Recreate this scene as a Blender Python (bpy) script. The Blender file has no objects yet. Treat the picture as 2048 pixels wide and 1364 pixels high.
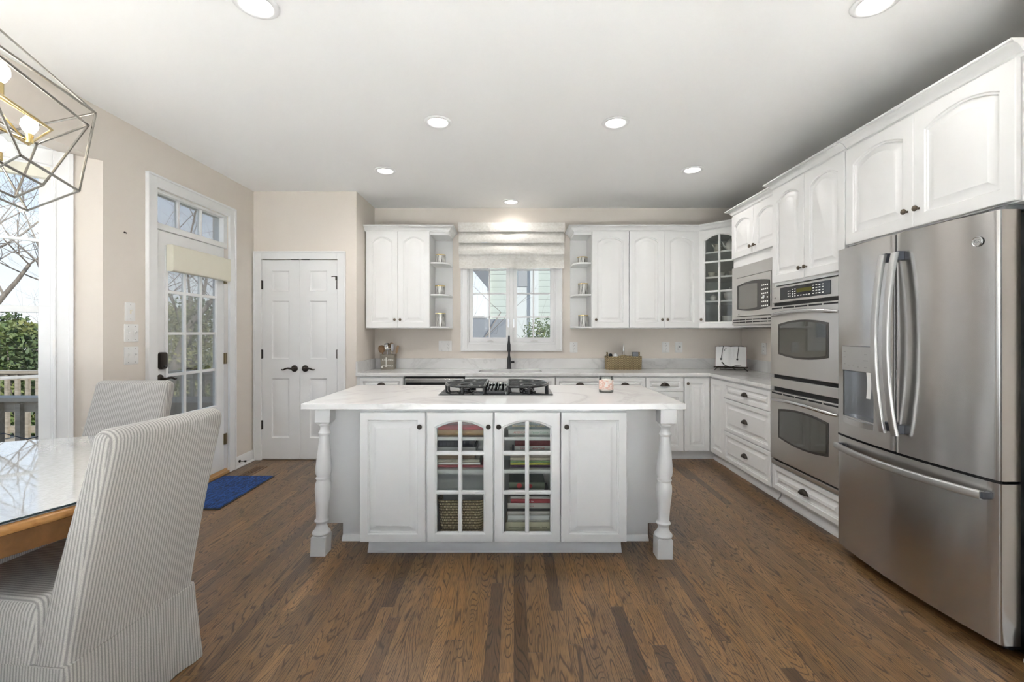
import bpy, bmesh, math, random
from mathutils import Vector, Matrix, noise as mnoise
random.seed(7)
S = bpy.context.scene
COL = S.collection
PI = math.pi

# ------------------------------------------------------------------ camera, world, sun, large lights, exposure
CAM_H = 1.29
cam_d = bpy.data.cameras.new('camera'); cam = bpy.data.objects.new('camera', cam_d); COL.objects.link(cam)
cam.location = (0, 0, CAM_H); cam.rotation_euler = (PI/2, 0, 0)
cam_d.sensor_width = 36.0; cam_d.lens = 36.0*900/2048
cam_d.shift_x = -4/2048; cam_d.shift_y = -15/2048
cam_d.clip_start = 0.02; cam_d.clip_end = 300
S.camera = cam
S.view_settings.view_transform = 'Standard'; S.view_settings.look = 'None'
S.view_settings.gamma = 1.0; S.view_settings.use_curve_mapping = False
S.view_settings.exposure = 0.42
S.cycles.sample_clamp_indirect = 80.0   # keep the strong bounce of the added rear lamp unclipped

W = bpy.data.worlds.new('sky'); S.world = W; W.use_nodes = True
nt = W.node_tree; nt.nodes.clear()
w_out = nt.nodes.new('ShaderNodeOutputWorld'); w_bg = nt.nodes.new('ShaderNodeBackground')
w_tc = nt.nodes.new('ShaderNodeTexCoord'); w_sep = nt.nodes.new('ShaderNodeSeparateXYZ')
w_rmp = nt.nodes.new('ShaderNodeValToRGB')
nt.links.new(w_tc.outputs['Generated'], w_sep.inputs[0]); nt.links.new(w_sep.outputs['Z'], w_rmp.inputs[0])
e = w_rmp.color_ramp.elements
e[0].position = 0.0; e[0].color = (0.97, 0.98, 1.0, 1)
e[1].position = 0.55; e[1].color = (0.42, 0.62, 0.98, 1)
m_ = w_rmp.color_ramp.elements.new(0.16); m_.color = (0.80, 0.88, 1.0, 1)
m_ = w_rmp.color_ramp.elements.new(0.34); m_.color = (0.56, 0.72, 0.97, 1)
nt.links.new(w_rmp.outputs[0], w_bg.inputs[0]); w_bg.inputs[1].default_value = 0.92
nt.links.new(w_bg.outputs[0], w_out.inputs[0])

sun_d = bpy.data.lights.new('sun', 'SUN'); sun_d.energy = 3.6; sun_d.angle = 0.02; sun_d.color = (1, 0.95, 0.86)
sun = bpy.data.objects.new('sun', sun_d); COL.objects.link(sun)
sun.rotation_euler = Vector((-0.55, 0.60, -0.60)).to_track_quat('-Z', 'Y').to_euler()

def area(name, loc, d, sx, sy, power, color=(1, 1, 1)):
    l = bpy.data.lights.new(name, 'AREA'); l.shape = 'RECTANGLE'; l.size = sx; l.size_y = sy
    l.energy = power; l.color = color
    o = bpy.data.objects.new(name, l); COL.objects.link(o); o.location = loc
    o.rotation_euler = Vector(d).to_track_quat('-Z', 'Y').to_euler(); return o
# rear fill lamps added behind the camera; daylight arriving through the breakfast bay windows
rw = area('rear_bounce_fill', (0.35, -3.48, 2.0), (0, 0.45, -0.90), 3.2, 0.9, 545, (0.97, 0.985, 0.99)); rw.data.spread = math.radians(52)  # unseen lamp added to bounce light off the pale floor onto the ceiling
area('rear_front_fill', (-0.2, -3.52, 1.6), (0, 1, 0.1), 4.2, 1.8, 6, (0.92, 0.97, 1.0))  # weak frontal fill added behind the camera
area('daylight_near_bay_window', (-3.10, .77, 1.45), (.70, .70, -.60), .62, 1.6, 13, (0.93, 0.97, 1.0))
area('daylight_bay_window', (-3.52, 1.655, 1.45), (1, 0, 0), 0.62, 1.6, 3, (0.93, 0.97, 1.0))

# ------------------------------------------------------------------ materials
MAT = {}
def mat(name, col=(0.8, 0.8, 0.8), rough=0.5, metal=0.0, **kw):
    m = bpy.data.materials.new(name); m.use_nodes = True
    b = m.node_tree.nodes['Principled BSDF']
    b.inputs['Base Color'].default_value = (*col, 1); b.inputs['Roughness'].default_value = rough
    b.inputs['Metallic'].default_value = metal
    for k, v in kw.items(): b.inputs[k.replace('_', ' ')].default_value = v
    MAT[name] = m; return m
def N(m, t, **kw):
    n = m.node_tree.nodes.new(t)
    for k, v in kw.items(): setattr(n, k, v)
    return n
def L(m, a, b): m.node_tree.links.new(a, b)
def bsdf(m): return m.node_tree.nodes['Principled BSDF']
def math_(m, op, a, b=None, c=None):
    n = N(m, 'ShaderNodeMath', operation=op)
    for i, v in enumerate((a, b, c)):
        if v is None: continue
        if isinstance(v, (int, float)): n.inputs[i].default_value = v
        else: L(m, v, n.inputs[i])
    return n.outputs[0]
def ramp(m, fac, stops):
    r = N(m, 'ShaderNodeValToRGB'); L(m, fac, r.inputs[0]); el = r.color_ramp.elements
    el[0].position, el[0].color = stops[0][0], (*stops[0][1], 1)
    el[1].position, el[1].color = stops[-1][0], (*stops[-1][1], 1)
    for p, c in stops[1:-1]:
        x = el.new(p); x.color = (*c, 1)
    return r.outputs[0]
def mixc(m, fac, a, b, mode='MIX'):
    n = N(m, 'ShaderNodeMix', data_type='RGBA', blend_type=mode)
    if isinstance(fac, (int, float)): n.inputs[0].default_value = fac
    else: L(m, fac, n.inputs[0])
    for i, v in ((6, a), (7, b)):
        if isinstance(v, tuple): n.inputs[i].default_value = (*v, 1)
        else: L(m, v, n.inputs[i])
    return n.outputs[2]
def objco(m, scale=(1, 1, 1), out='Object'):
    tc = N(m, 'ShaderNodeTexCoord'); mp = N(m, 'ShaderNodeMapping'); mp.inputs['Scale'].default_value = scale
    L(m, tc.outputs[out], mp.inputs[0]); return mp.outputs[0]
def noise_(m, co, scale, detail=2.0, rough=0.5, out=0, dist=0.0):
    n = N(m, 'ShaderNodeTexNoise'); L(m, co, n.inputs['Vector']); n.inputs['Scale'].default_value = scale
    n.inputs['Detail'].default_value = detail; n.inputs['Roughness'].default_value = rough
    n.inputs['Distortion'].default_value = dist; return n.outputs[out]
def bump(m, h, strength, dist=0.01):
    b = N(m, 'ShaderNodeBump'); b.inputs['Strength'].default_value = strength; b.inputs['Distance'].default_value = dist
    L(m, h, b.inputs['Height']); L(m, b.outputs[0], bsdf(m).inputs['Normal'])

m = mat('wall_paint', (0.73, 0.67, 0.605), 0.7); bump(m, noise_(m, objco(m), 260, 2), 0.05, 0.002)
m = mat('ceiling_paint', (0.90, 0.90, 0.89), 0.85); bump(m, noise_(m, objco(m), 180, 2), 0.04, 0.002)
mat('trim_white', (0.80, 0.80, 0.795), 0.35)
mat('cabinet_white', (0.79, 0.79, 0.78), 0.36)
mat('door_white', (0.80, 0.80, 0.795), 0.34)
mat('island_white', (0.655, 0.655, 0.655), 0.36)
mat('plastic_white', (0.80, 0.79, 0.77), 0.3)
mat('plastic_ivory', (0.74, 0.69, 0.56), 0.35)
mat('shadow_gap', (0.02, 0.02, 0.02), 0.9)
m = mat('bronze', (0.05, 0.042, 0.036), 0.38, 0.85)
mat('antique_brass', (0.30, 0.24, 0.14), 0.35, 0.9)
mat('pewter_knob', (0.16, 0.13, 0.10), 0.35, 0.9)
mat('matte_black', (0.025, 0.026, 0.03), 0.38)
mat('black_gloss', (0.012, 0.013, 0.016), 0.06)
mat('iron_black', (0.02, 0.02, 0.022), 0.22, 0.0, Coat_Weight=0.6)
mat('rubber_dark', (0.03, 0.03, 0.032), 0.6)
mat('chrome', (0.75, 0.75, 0.76), 0.12, 1.0)
mat('chandelier_metal', (0.34, 0.32, 0.29), 0.25, 1.0)
mat('gold_metal', (0.75, 0.58, 0.28), 0.25, 1.0)
mat('shade_cream', (0.74, 0.71, 0.60), 0.8)
mat('paper_white', (0.84, 0.84, 0.83), 0.7)
mat('honey_oak', (0.42, 0.21, 0.07), 0.3)
mat('print_dark', (0.06, 0.055, 0.05), 0.6)
mat('print_grey', (0.35, 0.35, 0.35), 0.5)
mat('print_white', (0.85, 0.84, 0.80), 0.6)
mat('print_red', (0.45, 0.05, 0.04), 0.6)
mat('print_green', (0.10, 0.28, 0.16), 0.6)
mat('print_gold', (0.62, 0.47, 0.18), 0.5)
mat('wax', (0.80, 0.72, 0.66), 0.5)

def emit(name, col, strength):
    m = bpy.data.materials.new(name); m.use_nodes = True; t = m.node_tree; t.nodes.clear()
    o = t.nodes.new('ShaderNodeOutputMaterial'); e_ = t.nodes.new('ShaderNodeEmission')
    e_.inputs[0].default_value = (*col, 1); e_.inputs[1].default_value = strength
    t.links.new(e_.outputs[0], o.inputs[0]); MAT[name] = m
emit('lamp_lens', (1.0, 0.95, 0.88), 9.0)
emit('bulb_glow', (1.0, 0.93, 0.80), 14.0)
emit('display_green', (0.20, 0.19, 0.06), 0.35)

def glass(name, tint=(0.97, 0.98, 0.98), refl=1.0, ior=1.45, rough=0.0):
    m = bpy.data.materials.new(name); m.use_nodes = True; t = m.node_tree; t.nodes.clear()
    o = t.nodes.new('ShaderNodeOutputMaterial'); mx = t.nodes.new('ShaderNodeMixShader')
    tr = t.nodes.new('ShaderNodeBsdfTransparent'); gl = t.nodes.new('ShaderNodeBsdfGlossy')
    tr.inputs[0].default_value = (*tint, 1); gl.inputs['Roughness'].default_value = rough
    f = t.nodes.new('ShaderNodeFresnel'); f.inputs[0].default_value = ior
    mu = t.nodes.new('ShaderNodeMath'); mu.operation = 'MULTIPLY'; mu.inputs[1].default_value = refl
    t.links.new(f.outputs[0], mu.inputs[0]); t.links.new(mu.outputs[0], mx.inputs[0])
    t.links.new(tr.outputs[0], mx.inputs[1]); t.links.new(gl.outputs[0], mx.inputs[2])
    t.links.new(mx.outputs[0], o.inputs[0]); MAT[name] = m
glass('pane_glass', (0.96, 0.98, 0.98), 0.7)
glass('cabinet_glass', (0.93, 0.94, 0.93), 0.7)
glass('jar_glass', (0.975, 0.985, 0.98), 0.8)

# quartz with soft grey veins
m = mat('quartz', (0.84, 0.835, 0.825), 0.12)
co = objco(m, (1, 1, 1))
wn = noise_(m, co, 1.1, 4, 0.55)
v = math_(m, 'ABSOLUTE', math_(m, 'SUBTRACT', noise_(m, co, 0.9, 5, 0.6, 0, 1.2), 0.5))
v = ramp(m, v, [(0.0, (0.66, 0.655, 0.645)), (0.012, (0.72, 0.715, 0.705)), (0.035, (0.77, 0.765, 0.755)), (1, (0.77, 0.765, 0.755))])
v2 = ramp(m, noise_(m, co, 2.3, 3, 0.6), [(0.35, (1, 1, 1)), (0.75, (0.95, 0.95, 0.95))])
L(m, mixc(m, 1.0, v, v2, 'MULTIPLY'), bsdf(m).inputs['Base Color'])

# stained oak strip floor, boards along y
m = mat('oak_floor', (0.15, 0.08, 0.04), 0.3)
tc = N(m, 'ShaderNodeTexCoord'); sp = N(m, 'ShaderNodeSeparateXYZ'); L(m, tc.outputs['Object'], sp.inputs[0])
X, Y = sp.outputs[0], sp.outputs[1]
BW = 0.057
u = math_(m, 'DIVIDE', X, BW); iu = math_(m, 'FLOOR', u); fu = math_(m, 'FRACT', u)
wn1 = N(m, 'ShaderNodeTexWhiteNoise', noise_dimensions='1D'); L(m, iu, wn1.inputs['W'])
vv = math_(m, 'ADD', math_(m, 'DIVIDE', Y, 0.95), math_(m, 'MULTIPLY', wn1.outputs[0], 7.3))
iv = math_(m, 'FLOOR', vv); fv = math_(m, 'FRACT', vv)
cid = N(m, 'ShaderNodeCombineXYZ'); L(m, iu, cid.inputs[0]); L(m, iv, cid.inputs[1])
wn2 = N(m, 'ShaderNodeTexWhiteNoise', noise_dimensions='2D'); L(m, cid.outputs[0], wn2.inputs['Vector'])
R = wn2.outputs[0]; RC = N(m, 'ShaderNodeSeparateColor'); L(m, wn2.outputs['Color'], RC.inputs[0])
gco = N(m, 'ShaderNodeCombineXYZ')
L(m, math_(m, 'ADD', math_(m, 'MULTIPLY', X, 9.0), math_(m, 'MULTIPLY', R, 137.0)), gco.inputs[0])
L(m, math_(m, 'MULTIPLY', Y, 0.85), gco.inputs[1]); L(m, math_(m, 'MULTIPLY', R, 51.0), gco.inputs[2])
gn = noise_(m, gco.outputs[0], 1.0, 2.0, 0.45, 0, 0.35)
ph = math_(m, 'FRACT', math_(m, 'MULTIPLY', gn, 34.0))
tri = math_(m, 'ABSOLUTE', math_(m, 'SUBTRACT', ph, 0.5))
line = ramp(m, tri, [(0.0, (0, 0, 0)), (0.07, (0.25, 0.25, 0.25)), (0.17, (1, 1, 1)), (0.5, (1, 1, 1))])
pco = N(m, 'ShaderNodeCombineXYZ'); L(m, math_(m, 'MULTIPLY', X, 420.0), pco.inputs[0])
L(m, math_(m, 'ADD', math_(m, 'MULTIPLY', Y, 14.0), math_(m, 'MULTIPLY', R, 90.0)), pco.inputs[1])
pore = ramp(m, noise_(m, pco.outputs[0], 1.0, 2, 0.5), [(0.34, (0.42, 0.42, 0.42)), (0.52, (1, 1, 1))])
base = ramp(m, R, [(0.0, (0.088, 0.044, 0.016)), (0.06, (0.120, 0.062, 0.024)), (0.22, (0.195, 0.107, 0.042)),
                   (0.62, (0.245, 0.137, 0.054)), (0.85, (0.255, 0.133, 0.044)), (1.0, (0.300, 0.172, 0.074))])
big = ramp(m, noise_(m, gco.outputs[0], 0.45, 2), [(0.3, (0.72, 0.70, 0.68)), (0.7, (1.12, 1.1, 1.08))])
c1 = mixc(m, 1.0, base, big, 'MULTIPLY')
dark = mixc(m, 1.0, c1, (0.27, 0.24, 0.22), 'MULTIPLY')
c2 = mixc(m, line, dark, c1)
c3 = mixc(m, 1.0, c2, pore, 'MULTIPLY')
eu = math_(m, 'MINIMUM', fu, math_(m, 'SUBTRACT', 1.0, fu)); ev = math_(m, 'MINIMUM', fv, math_(m, 'SUBTRACT', 1.0, fv))
gap = math_(m, 'MINIMUM', math_(m, 'MULTIPLY', eu, 28.0), math_(m, 'MULTIPLY', ev, 480.0))
gap = math_(m, 'MINIMUM', gap, 1.0)
gapc = ramp(m, gap, [(0.0, (0.35, 0.35, 0.35)), (0.8, (1, 1, 1))])
L(m, mixc(m, 1.0, c3, gapc, 'MULTIPLY'), bsdf(m).inputs['Base Color'])
rr = ramp(m, line, [(0.0, (0.40, 0.40, 0.40)), (1.0, (0.31, 0.31, 0.31))]); L(m, rr, bsdf(m).inputs['Roughness'])
bump(m, math_(m, 'ADD', math_(m, 'MULTIPLY', gap, 1.0), math_(m, 'MULTIPLY', line, 0.25)), 0.25, 0.002)
bsdf(m).inputs['Specular IOR Level'].default_value = 0.5; bsdf(m).inputs['Coat Weight'].default_value = 0.2; bsdf(m).inputs['Coat Roughness'].default_value = 0.2

def wood(name, c0, c1, rough=0.35, along='x', scale=1.0):
    m = mat(name, c0, rough)
    sc = {'x': (1.5, 22, 22), 'y': (22, 1.5, 22), 'z': (22, 22, 1.5)}[along]
    co = objco(m, tuple(s*scale for s in sc))
    n = noise_(m, co, 1.0, 4, 0.6, 0, 0.6)
    L(m, ramp(m, n, [(0.3, c0), (0.7, c1)]), bsdf(m).inputs['Base Color']); return m
wood('table_oak', (0.33, 0.15, 0.045), (0.50, 0.26, 0.09), 0.22, 'x')
wood('table_apron', (0.13, 0.06, 0.02), (0.20, 0.095, 0.035), 0.3, 'x')
wood('deck_wood', (0.24, 0.20, 0.15), (0.40, 0.34, 0.27), 0.75, 'x')
wood('threshold_oak', (0.42, 0.24, 0.10), (0.52, 0.32, 0.14), 0.35, 'y')
wood('planter_wood', (0.10, 0.065, 0.04), (0.18, 0.12, 0.08), 0.7, 'x')
wood('utensil_wood', (0.25, 0.15, 0.08), (0.38, 0.25, 0.14), 0.5, 'z')
wood('bark', (0.15, 0.12, 0.10), (0.30, 0.26, 0.22), 0.9, 'z')

# brushed stainless
def steel(name, col, rough, rot=0.25):
    m = mat(name, col, rough, 1.0, Anisotropic=0.85, Anisotropic_Rotation=rot)
    tg = N(m, 'ShaderNodeTangent', direction_type='RADIAL', axis='Z'); L(m, tg.outputs[0], bsdf(m).inputs['Tangent'])
    w = noise_(m, objco(m, (3.6, 1.0, 0.5)), 1.0, 1, 0.4)
    bump(m, w, 0.16, 0.02); return m
steel('stainless', (0.56, 0.55, 0.54), 0.21)
mat('handle_steel', (0.55, 0.55, 0.545), 0.40, 1.0)
mat('mount_dark', (0.045, 0.05, 0.065), 0.4)
mat('book_maroon', (0.16, 0.03, 0.025), 0.5)
steel('stainless_oven', (0.60, 0.58, 0.555), 0.30)
mat('stainless_bar', (0.62, 0.62, 0.62), 0.24, 1.0)
mat('dispenser_grey', (0.24, 0.25, 0.27), 0.3, 0.7)
m = mat('oven_glass', (0.05, 0.05, 0.042), 0.05); bsdf(m).inputs['Coat Weight'].default_value = 1.0
m = mat('micro_glass', (0.14, 0.13, 0.11), 0.08); bsdf(m).inputs['Coat Weight'].default_value = 0.6
mat('bezel_dark', (0.045, 0.04, 0.036), 0.12)

# ticking stripe slip cover: stripes run up the back and along the seat; on the sides they stay upright
m = mat('ticking_stripe', (0.6, 0.58, 0.55), 0.9, Sheen_Weight=0.15)
tc = N(m, 'ShaderNodeTexCoord'); sp = N(m, 'ShaderNodeSeparateXYZ'); L(m, tc.outputs['Object'], sp.inputs[0])
sn = N(m, 'ShaderNodeSeparateXYZ'); L(m, tc.outputs['Normal'], sn.inputs[0])
side = math_(m, 'GREATER_THAN', math_(m, 'ABSOLUTE', sn.outputs[0]), 0.75)
wob = math_(m, 'MULTIPLY', math_(m, 'SUBTRACT', noise_(m, objco(m), 5.0, 1), 0.5), 0.006)
rk = math_(m, 'MULTIPLY', math_(m, 'MAXIMUM', math_(m, 'SUBTRACT', sp.outputs[2], 0.30), 0.0), 0.165)
ysd = math_(m, 'ADD', sp.outputs[1], rk)
cx = math_(m, 'ADD', math_(m, 'ADD', math_(m, 'MULTIPLY', sp.outputs[0], math_(m, 'SUBTRACT', 1.0, side)), math_(m, 'MULTIPLY', ysd, side)), wob)
sf = math_(m, 'FRACT', math_(m, 'DIVIDE', cx, 0.0104))
st = ramp(m, math_(m, 'ABSOLUTE', math_(m, 'SUBTRACT', sf, 0.5)), [(0.0, (0.30, 0.285, 0.272)), (0.10, (0.315, 0.298, 0.284)), (0.32, (0.53, 0.505, 0.47)), (0.5, (0.555, 0.53, 0.495))])
fib = ramp(m, noise_(m, objco(m, (600, 600, 600)), 1.0, 2), [(0.3, (0.72, 0.72, 0.72)), (0.7, (1.12, 1.12, 1.12))])
L(m, mixc(m, 1.0, st, fib, 'MULTIPLY'), bsdf(m).inputs['Base Color'])
bump(m, noise_(m, objco(m, (900, 900, 900)), 1.0, 1), 0.25, 0.001)

m = mat('linen_under_glass', (0.50, 0.495, 0.48), 0.03, Coat_Weight=1.0, Coat_Roughness=0.01)
n = noise_(m, objco(m, (260, 40, 1)), 1.0, 2); n2 = noise_(m, objco(m, (40, 260, 1)), 1.0, 2)
L(m, ramp(m, math_(m, 'ADD', math_(m, 'MULTIPLY', n, 0.5), math_(m, 'MULTIPLY', n2, 0.5)), [(0.35, (0.52, 0.515, 0.50)), (0.65, (0.66, 0.655, 0.64))]), bsdf(m).inputs['Base Color'])
mat('glass_edge', (0.02, 0.04, 0.05), 0.05)

m = mat('shade_fabric', (0.78, 0.755, 0.71), 0.9)
n = noise_(m, objco(m, (40, 40, 60)), 1.0, 4, 0.6); bump(m, n, 0.5, 0.006)
L(m, ramp(m, n, [(0.35, (0.72, 0.69, 0.64)), (0.65, (0.82, 0.80, 0.76))]), bsdf(m).inputs['Base Color'])

m = mat('mat_blue', (0.01, 0.06, 0.26), 0.85)
n = noise_(m, objco(m, (30, 9, 1)), 1.0, 3, 0.6, 0, 2.5)
L(m, ramp(m, n, [(0.40, (0.004, 0.018, 0.075)), (0.54, (0.010, 0.062, 0.25)), (0.75, (0.03, 0.12, 0.40))]), bsdf(m).inputs['Base Color'])
bump(m, n, 0.9, 0.01)

def wicker(name, c0, c1, sx, sz, strength=0.8):
    m = mat(name, c0, 0.7)
    tc = N(m, 'ShaderNodeTexCoord'); sp = N(m, 'ShaderNodeSeparateXYZ'); L(m, tc.outputs['Object'], sp.inputs[0])
    h = math_(m, 'ADD', sp.outputs[0], sp.outputs[1])
    rz = math_(m, 'MULTIPLY', sp.outputs[2], sz); row = math_(m, 'FLOOR', rz); fz = math_(m, 'FRACT', rz)
    rx = math_(m, 'ADD', math_(m, 'MULTIPLY', h, sx), math_(m, 'MULTIPLY', row, 0.5))
    rx = math_(m, 'ADD', rx, math_(m, 'MULTIPLY', noise_(m, objco(m), 40, 1), 0.6))
    fx = math_(m, 'FRACT', rx)
    a = math_(m, 'SINE', math_(m, 'MULTIPLY', fx, PI)); b = math_(m, 'SINE', math_(m, 'MULTIPLY', fz, PI))
    hh = math_(m, 'MULTIPLY', a, b)
    L(m, ramp(m, hh, [(0.05, tuple(c*0.18 for c in c0)), (0.45, c0), (0.9, c1)]), bsdf(m).inputs['Base Color'])
    bump(m, hh, strength, 0.008); return m
wicker('wicker_tan', (0.55, 0.41, 0.23), (0.85, 0.70, 0.46), 120, 62)
wicker('wicker_small', (0.42, 0.31, 0.16), (0.66, 0.52, 0.31), 60, 95)

m = mat('bark_silver', (0.5, 0.49, 0.46), 0.35, 0.35)
n = noise_(m, objco(m, (70, 70, 9)), 1.0, 4, 0.65)
L(m, ramp(m, n, [(0.36, (0.14, 0.135, 0.13)), (0.48, (0.42, 0.41, 0.39)), (0.62, (0.72, 0.71, 0.68))]), bsdf(m).inputs['Base Color'])
m = mat('candle_label', (0.7, 0.6, 0.55), 0.4)
n = noise_(m, objco(m), 42, 3, 0.6, 0, 0.6)
L(m, ramp(m, n, [(0.34, (0.80, 0.78, 0.75)), (0.47, (0.82, 0.68, 0.60)), (0.56, (0.70, 0.38, 0.30)), (0.66, (0.78, 0.72, 0.64)), (0.8, (0.42, 0.48, 0.36))]), bsdf(m).inputs['Base Color'])

# exterior
m = mat('leaf_dark', (0.05, 0.09, 0.03), 0.6); 
L(m, ramp(m, noise_(m, objco(m), 2.2, 3), [(0.3, (0.03, 0.055, 0.02)), (0.55, (0.09, 0.13, 0.035)), (0.75, (0.24, 0.24, 0.07))]), bsdf(m).inputs['Base Color'])
m = mat('leaf_olive', (0.16, 0.17, 0.06), 0.6)
L(m, ramp(m, noise_(m, objco(m), 1.6, 3), [(0.3, (0.10, 0.11, 0.045)), (0.6, (0.30, 0.29, 0.12)), (0.8, (0.48, 0.44, 0.2))]), bsdf(m).inputs['Base Color'])
m = mat('ground_leaves', (0.22, 0.18, 0.13), 0.95)
L(m, ramp(m, noise_(m, objco(m), 3.0, 5, 0.7), [(0.3, (0.13, 0.11, 0.07)), (0.7, (0.36, 0.30, 0.22))]), bsdf(m).inputs['Base Color'])
m = mat('siding', (0.62, 0.66, 0.61), 0.7)
tc = N(m, 'ShaderNodeTexCoord'); sp = N(m, 'ShaderNodeSeparateXYZ'); L(m, tc.outputs['Object'], sp.inputs[0])
fz = math_(m, 'FRACT', math_(m, 'DIVIDE', sp.outputs[2], 0.145))
L(m, ramp(m, fz, [(0.0, (0.26, 0.28, 0.25)), (0.07, (0.30, 0.32, 0.28)), (0.10, (0.50, 0.535, 0.48)), (1, (0.52, 0.555, 0.50))]), bsdf(m).inputs['Base Color'])
mat('roof_grey', (0.20, 0.205, 0.215), 0.85); mat('stone_grey', (0.30, 0.285, 0.26), 0.9); mat('house_trim', (0.62, 0.63, 0.61), 0.6)

mat('bounce_floor', (0.85, 0.85, 0.83), 0.95)  # pale reflector floor, added out of view to throw light at the ceiling
mat('bounce_cut', (0.16, 0.17, 0.18), 0.8)  # dark tone given to unseen walls and ceiling to cut bounced light
# ------------------------------------------------------------------ mesh helpers
class MB:
    def __init__(s): s.v = []; s.f = []; s.weld = False
    def add(s, vs, fs):
        o = len(s.v); s.v += [tuple(p) for p in vs]; s.f += [tuple(i+o for i in f) for f in fs]; return s
    def box(s, x0, x1, y0, y1, z0, z1):
        return s.add([(x0,y0,z0),(x1,y0,z0),(x1,y1,z0),(x0,y1,z0),(x0,y0,z1),(x1,y0,z1),(x1,y1,z1),(x0,y1,z1)],
                     [(0,3,2,1),(4,5,6,7),(0,1,5,4),(1,2,6,5),(2,3,7,6),(3,0,4,7)])
    def prism(s, poly, d0, d1, axis='z'):
        f = {'z': lambda a,b,d:(a,b,d), 'y': lambda a,b,d:(a,d,b), 'x': lambda a,b,d:(d,a,b)}[axis]
        n = len(poly)
        return s.add([f(a,b,d0) for a,b in poly]+[f(a,b,d1) for a,b in poly],
                     [tuple(range(n))[::-1], tuple(range(n,2*n))]+[(i,(i+1)%n,(i+1)%n+n,i+n) for i in range(n)])
    def prism_holes(s, outer, holes, d0, d1, axis='z'):
        f = {'z': lambda a,b,d:(a,b,d), 'y': lambda a,b,d:(a,d,b), 'x': lambda a,b,d:(d,a,b)}[axis]
        bm = bmesh.new(); ed = []
        for lp in [outer]+holes:
            vs = [bm.verts.new((a,b,0)) for a,b in lp]
            ed += [bm.edges.new((vs[i], vs[(i+1)%len(vs)])) for i in range(len(vs))]
        bmesh.ops.triangle_fill(bm, use_beauty=True, use_dissolve=False, edges=ed)
        bm.verts.index_update(); n = len(bm.verts)
        vs = [f(v.co.x, v.co.y, d0) for v in bm.verts]+[f(v.co.x, v.co.y, d1) for v in bm.verts]
        fs = []
        for fc in bm.faces:
            ix = [v.index for v in fc.verts]; fs.append(tuple(ix[::-1])); fs.append(tuple(i+n for i in ix))
        for e in bm.edges:
            if len(e.link_faces) == 1:
                a, b = e.verts[0].index, e.verts[1].index; fs.append((a, b, b+n, a+n))
        bm.free(); return s.add(vs, fs)
    def loops(s, lps, cap0=True, cap1=True, closed=True):
        s.weld = True
        n = len(lps[0]); vs = [p for l in lps for p in l]; fs = []
        for k in range(len(lps)-1):
            for i in range(n if closed else n-1):
                j = (i+1) % n; fs.append((k*n+i, k*n+j, (k+1)*n+j, (k+1)*n+i))
        if cap0: fs.append(tuple(range(n))[::-1])
        if cap1: fs.append(tuple(range((len(lps)-1)*n, len(lps)*n)))
        return s.add(vs, fs)
    def lathe(s, prof, seg=24, c=(0,0,0), axis='z', cap=True):
        lps = []
        for r, h in prof:
            r = max(r, 1e-5); l = []
            for i in range(seg):
                a = 2*PI*i/seg; p = (r*math.cos(a), r*math.sin(a), h)
                if axis == 'y': p = (p[0], p[2], p[1])
                elif axis == 'x': p = (p[2], p[0], p[1])
                l.append((p[0]+c[0], p[1]+c[1], p[2]+c[2]))
            lps.append(l)
        return s.loops(lps, cap, cap)
    def tube(s, pts, r, seg=8, closed=False, sy=1.0):
        pts = [Vector(p) for p in pts]; n = len(pts); rs = r if isinstance(r, (list, tuple)) else [r]*n
        up = None; lps = []
        for i, p in enumerate(pts):
            a = pts[(i-1) % n] if (closed or i > 0) else p; b = pts[(i+1) % n] if (closed or i < n-1) else p
            d = (b-a)
            if d.length < 1e-9: d = Vector((0,0,1))
            d.normalize()
            if up is None: up = Vector((0,0,1)) if abs(d.z) < 0.9 else Vector((1,0,0))
            x = d.cross(up); x.normalize(); y = x.cross(d); y.normalize(); up = y
            lps.append([tuple(p+x*(rs[i]*math.cos(2*PI*k/seg))+y*(rs[i]*sy*math.sin(2*PI*k/seg))) for k in range(seg)])
        if closed: lps.append(lps[0]); return s.loops(lps, False, False)
        return s.loops(lps)
    def ball(s, c, r, seg=14, rings=8, sz=1.0):
        return s.lathe([(r*math.sin(PI*k/rings), -r*sz*math.cos(PI*k/rings)) for k in range(rings+1)], seg, c, cap=False)
    def sweep(s, path, prof, z=0.0):
        n = len(path); nr = []
        for i in range(n-1):
            d = Vector((path[i+1][0]-path[i][0], path[i+1][1]-path[i][1])).normalized(); nr.append(Vector((d.y, -d.x)))
        lps = []
        for i in range(n):
            if i == 0: m_ = nr[0]
            elif i == n-1: m_ = nr[-1]
            else:
                b = (nr[i-1]+nr[i]).normalized(); m_ = b/ max(0.2, b.dot(nr[i]))
            lps.append([(path[i][0]+m_.x*o, path[i][1]+m_.y*o, z+h) for o, h in prof])
        return s.loops(lps)
    def xf(s, M, start=0):
        s.v[start:] = [tuple(M @ Vector(p)) for p in s.v[start:]]; return s
    def build(s, name, material, parent=None, loc=(0,0,0), rz=0.0, smooth=None, bevel=0.0, rot=None):
        bm = bmesh.new(); vs = [bm.verts.new(p) for p in s.v]
        for f in s.f:
            if len(set(f)) < 3: continue
            try: bm.faces.new([vs[i] for i in f])
            except ValueError: pass
        if s.weld: bmesh.ops.remove_doubles(bm, verts=bm.verts, dist=1e-6)
        bmesh.ops.recalc_face_normals(bm, faces=bm.faces)
        if smooth:
            for f in bm.faces: f.smooth = True
            for e in bm.edges:
                if len(e.link_faces) != 2 or e.calc_face_angle(9) > math.radians(smooth): e.smooth = False
        me = bpy.data.meshes.new(name); bm.to_mesh(me); bm.free()
        me.materials.append(MAT[material] if isinstance(material, str) else material)
        o = bpy.data.objects.new(name, me); COL.objects.link(o)
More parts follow.
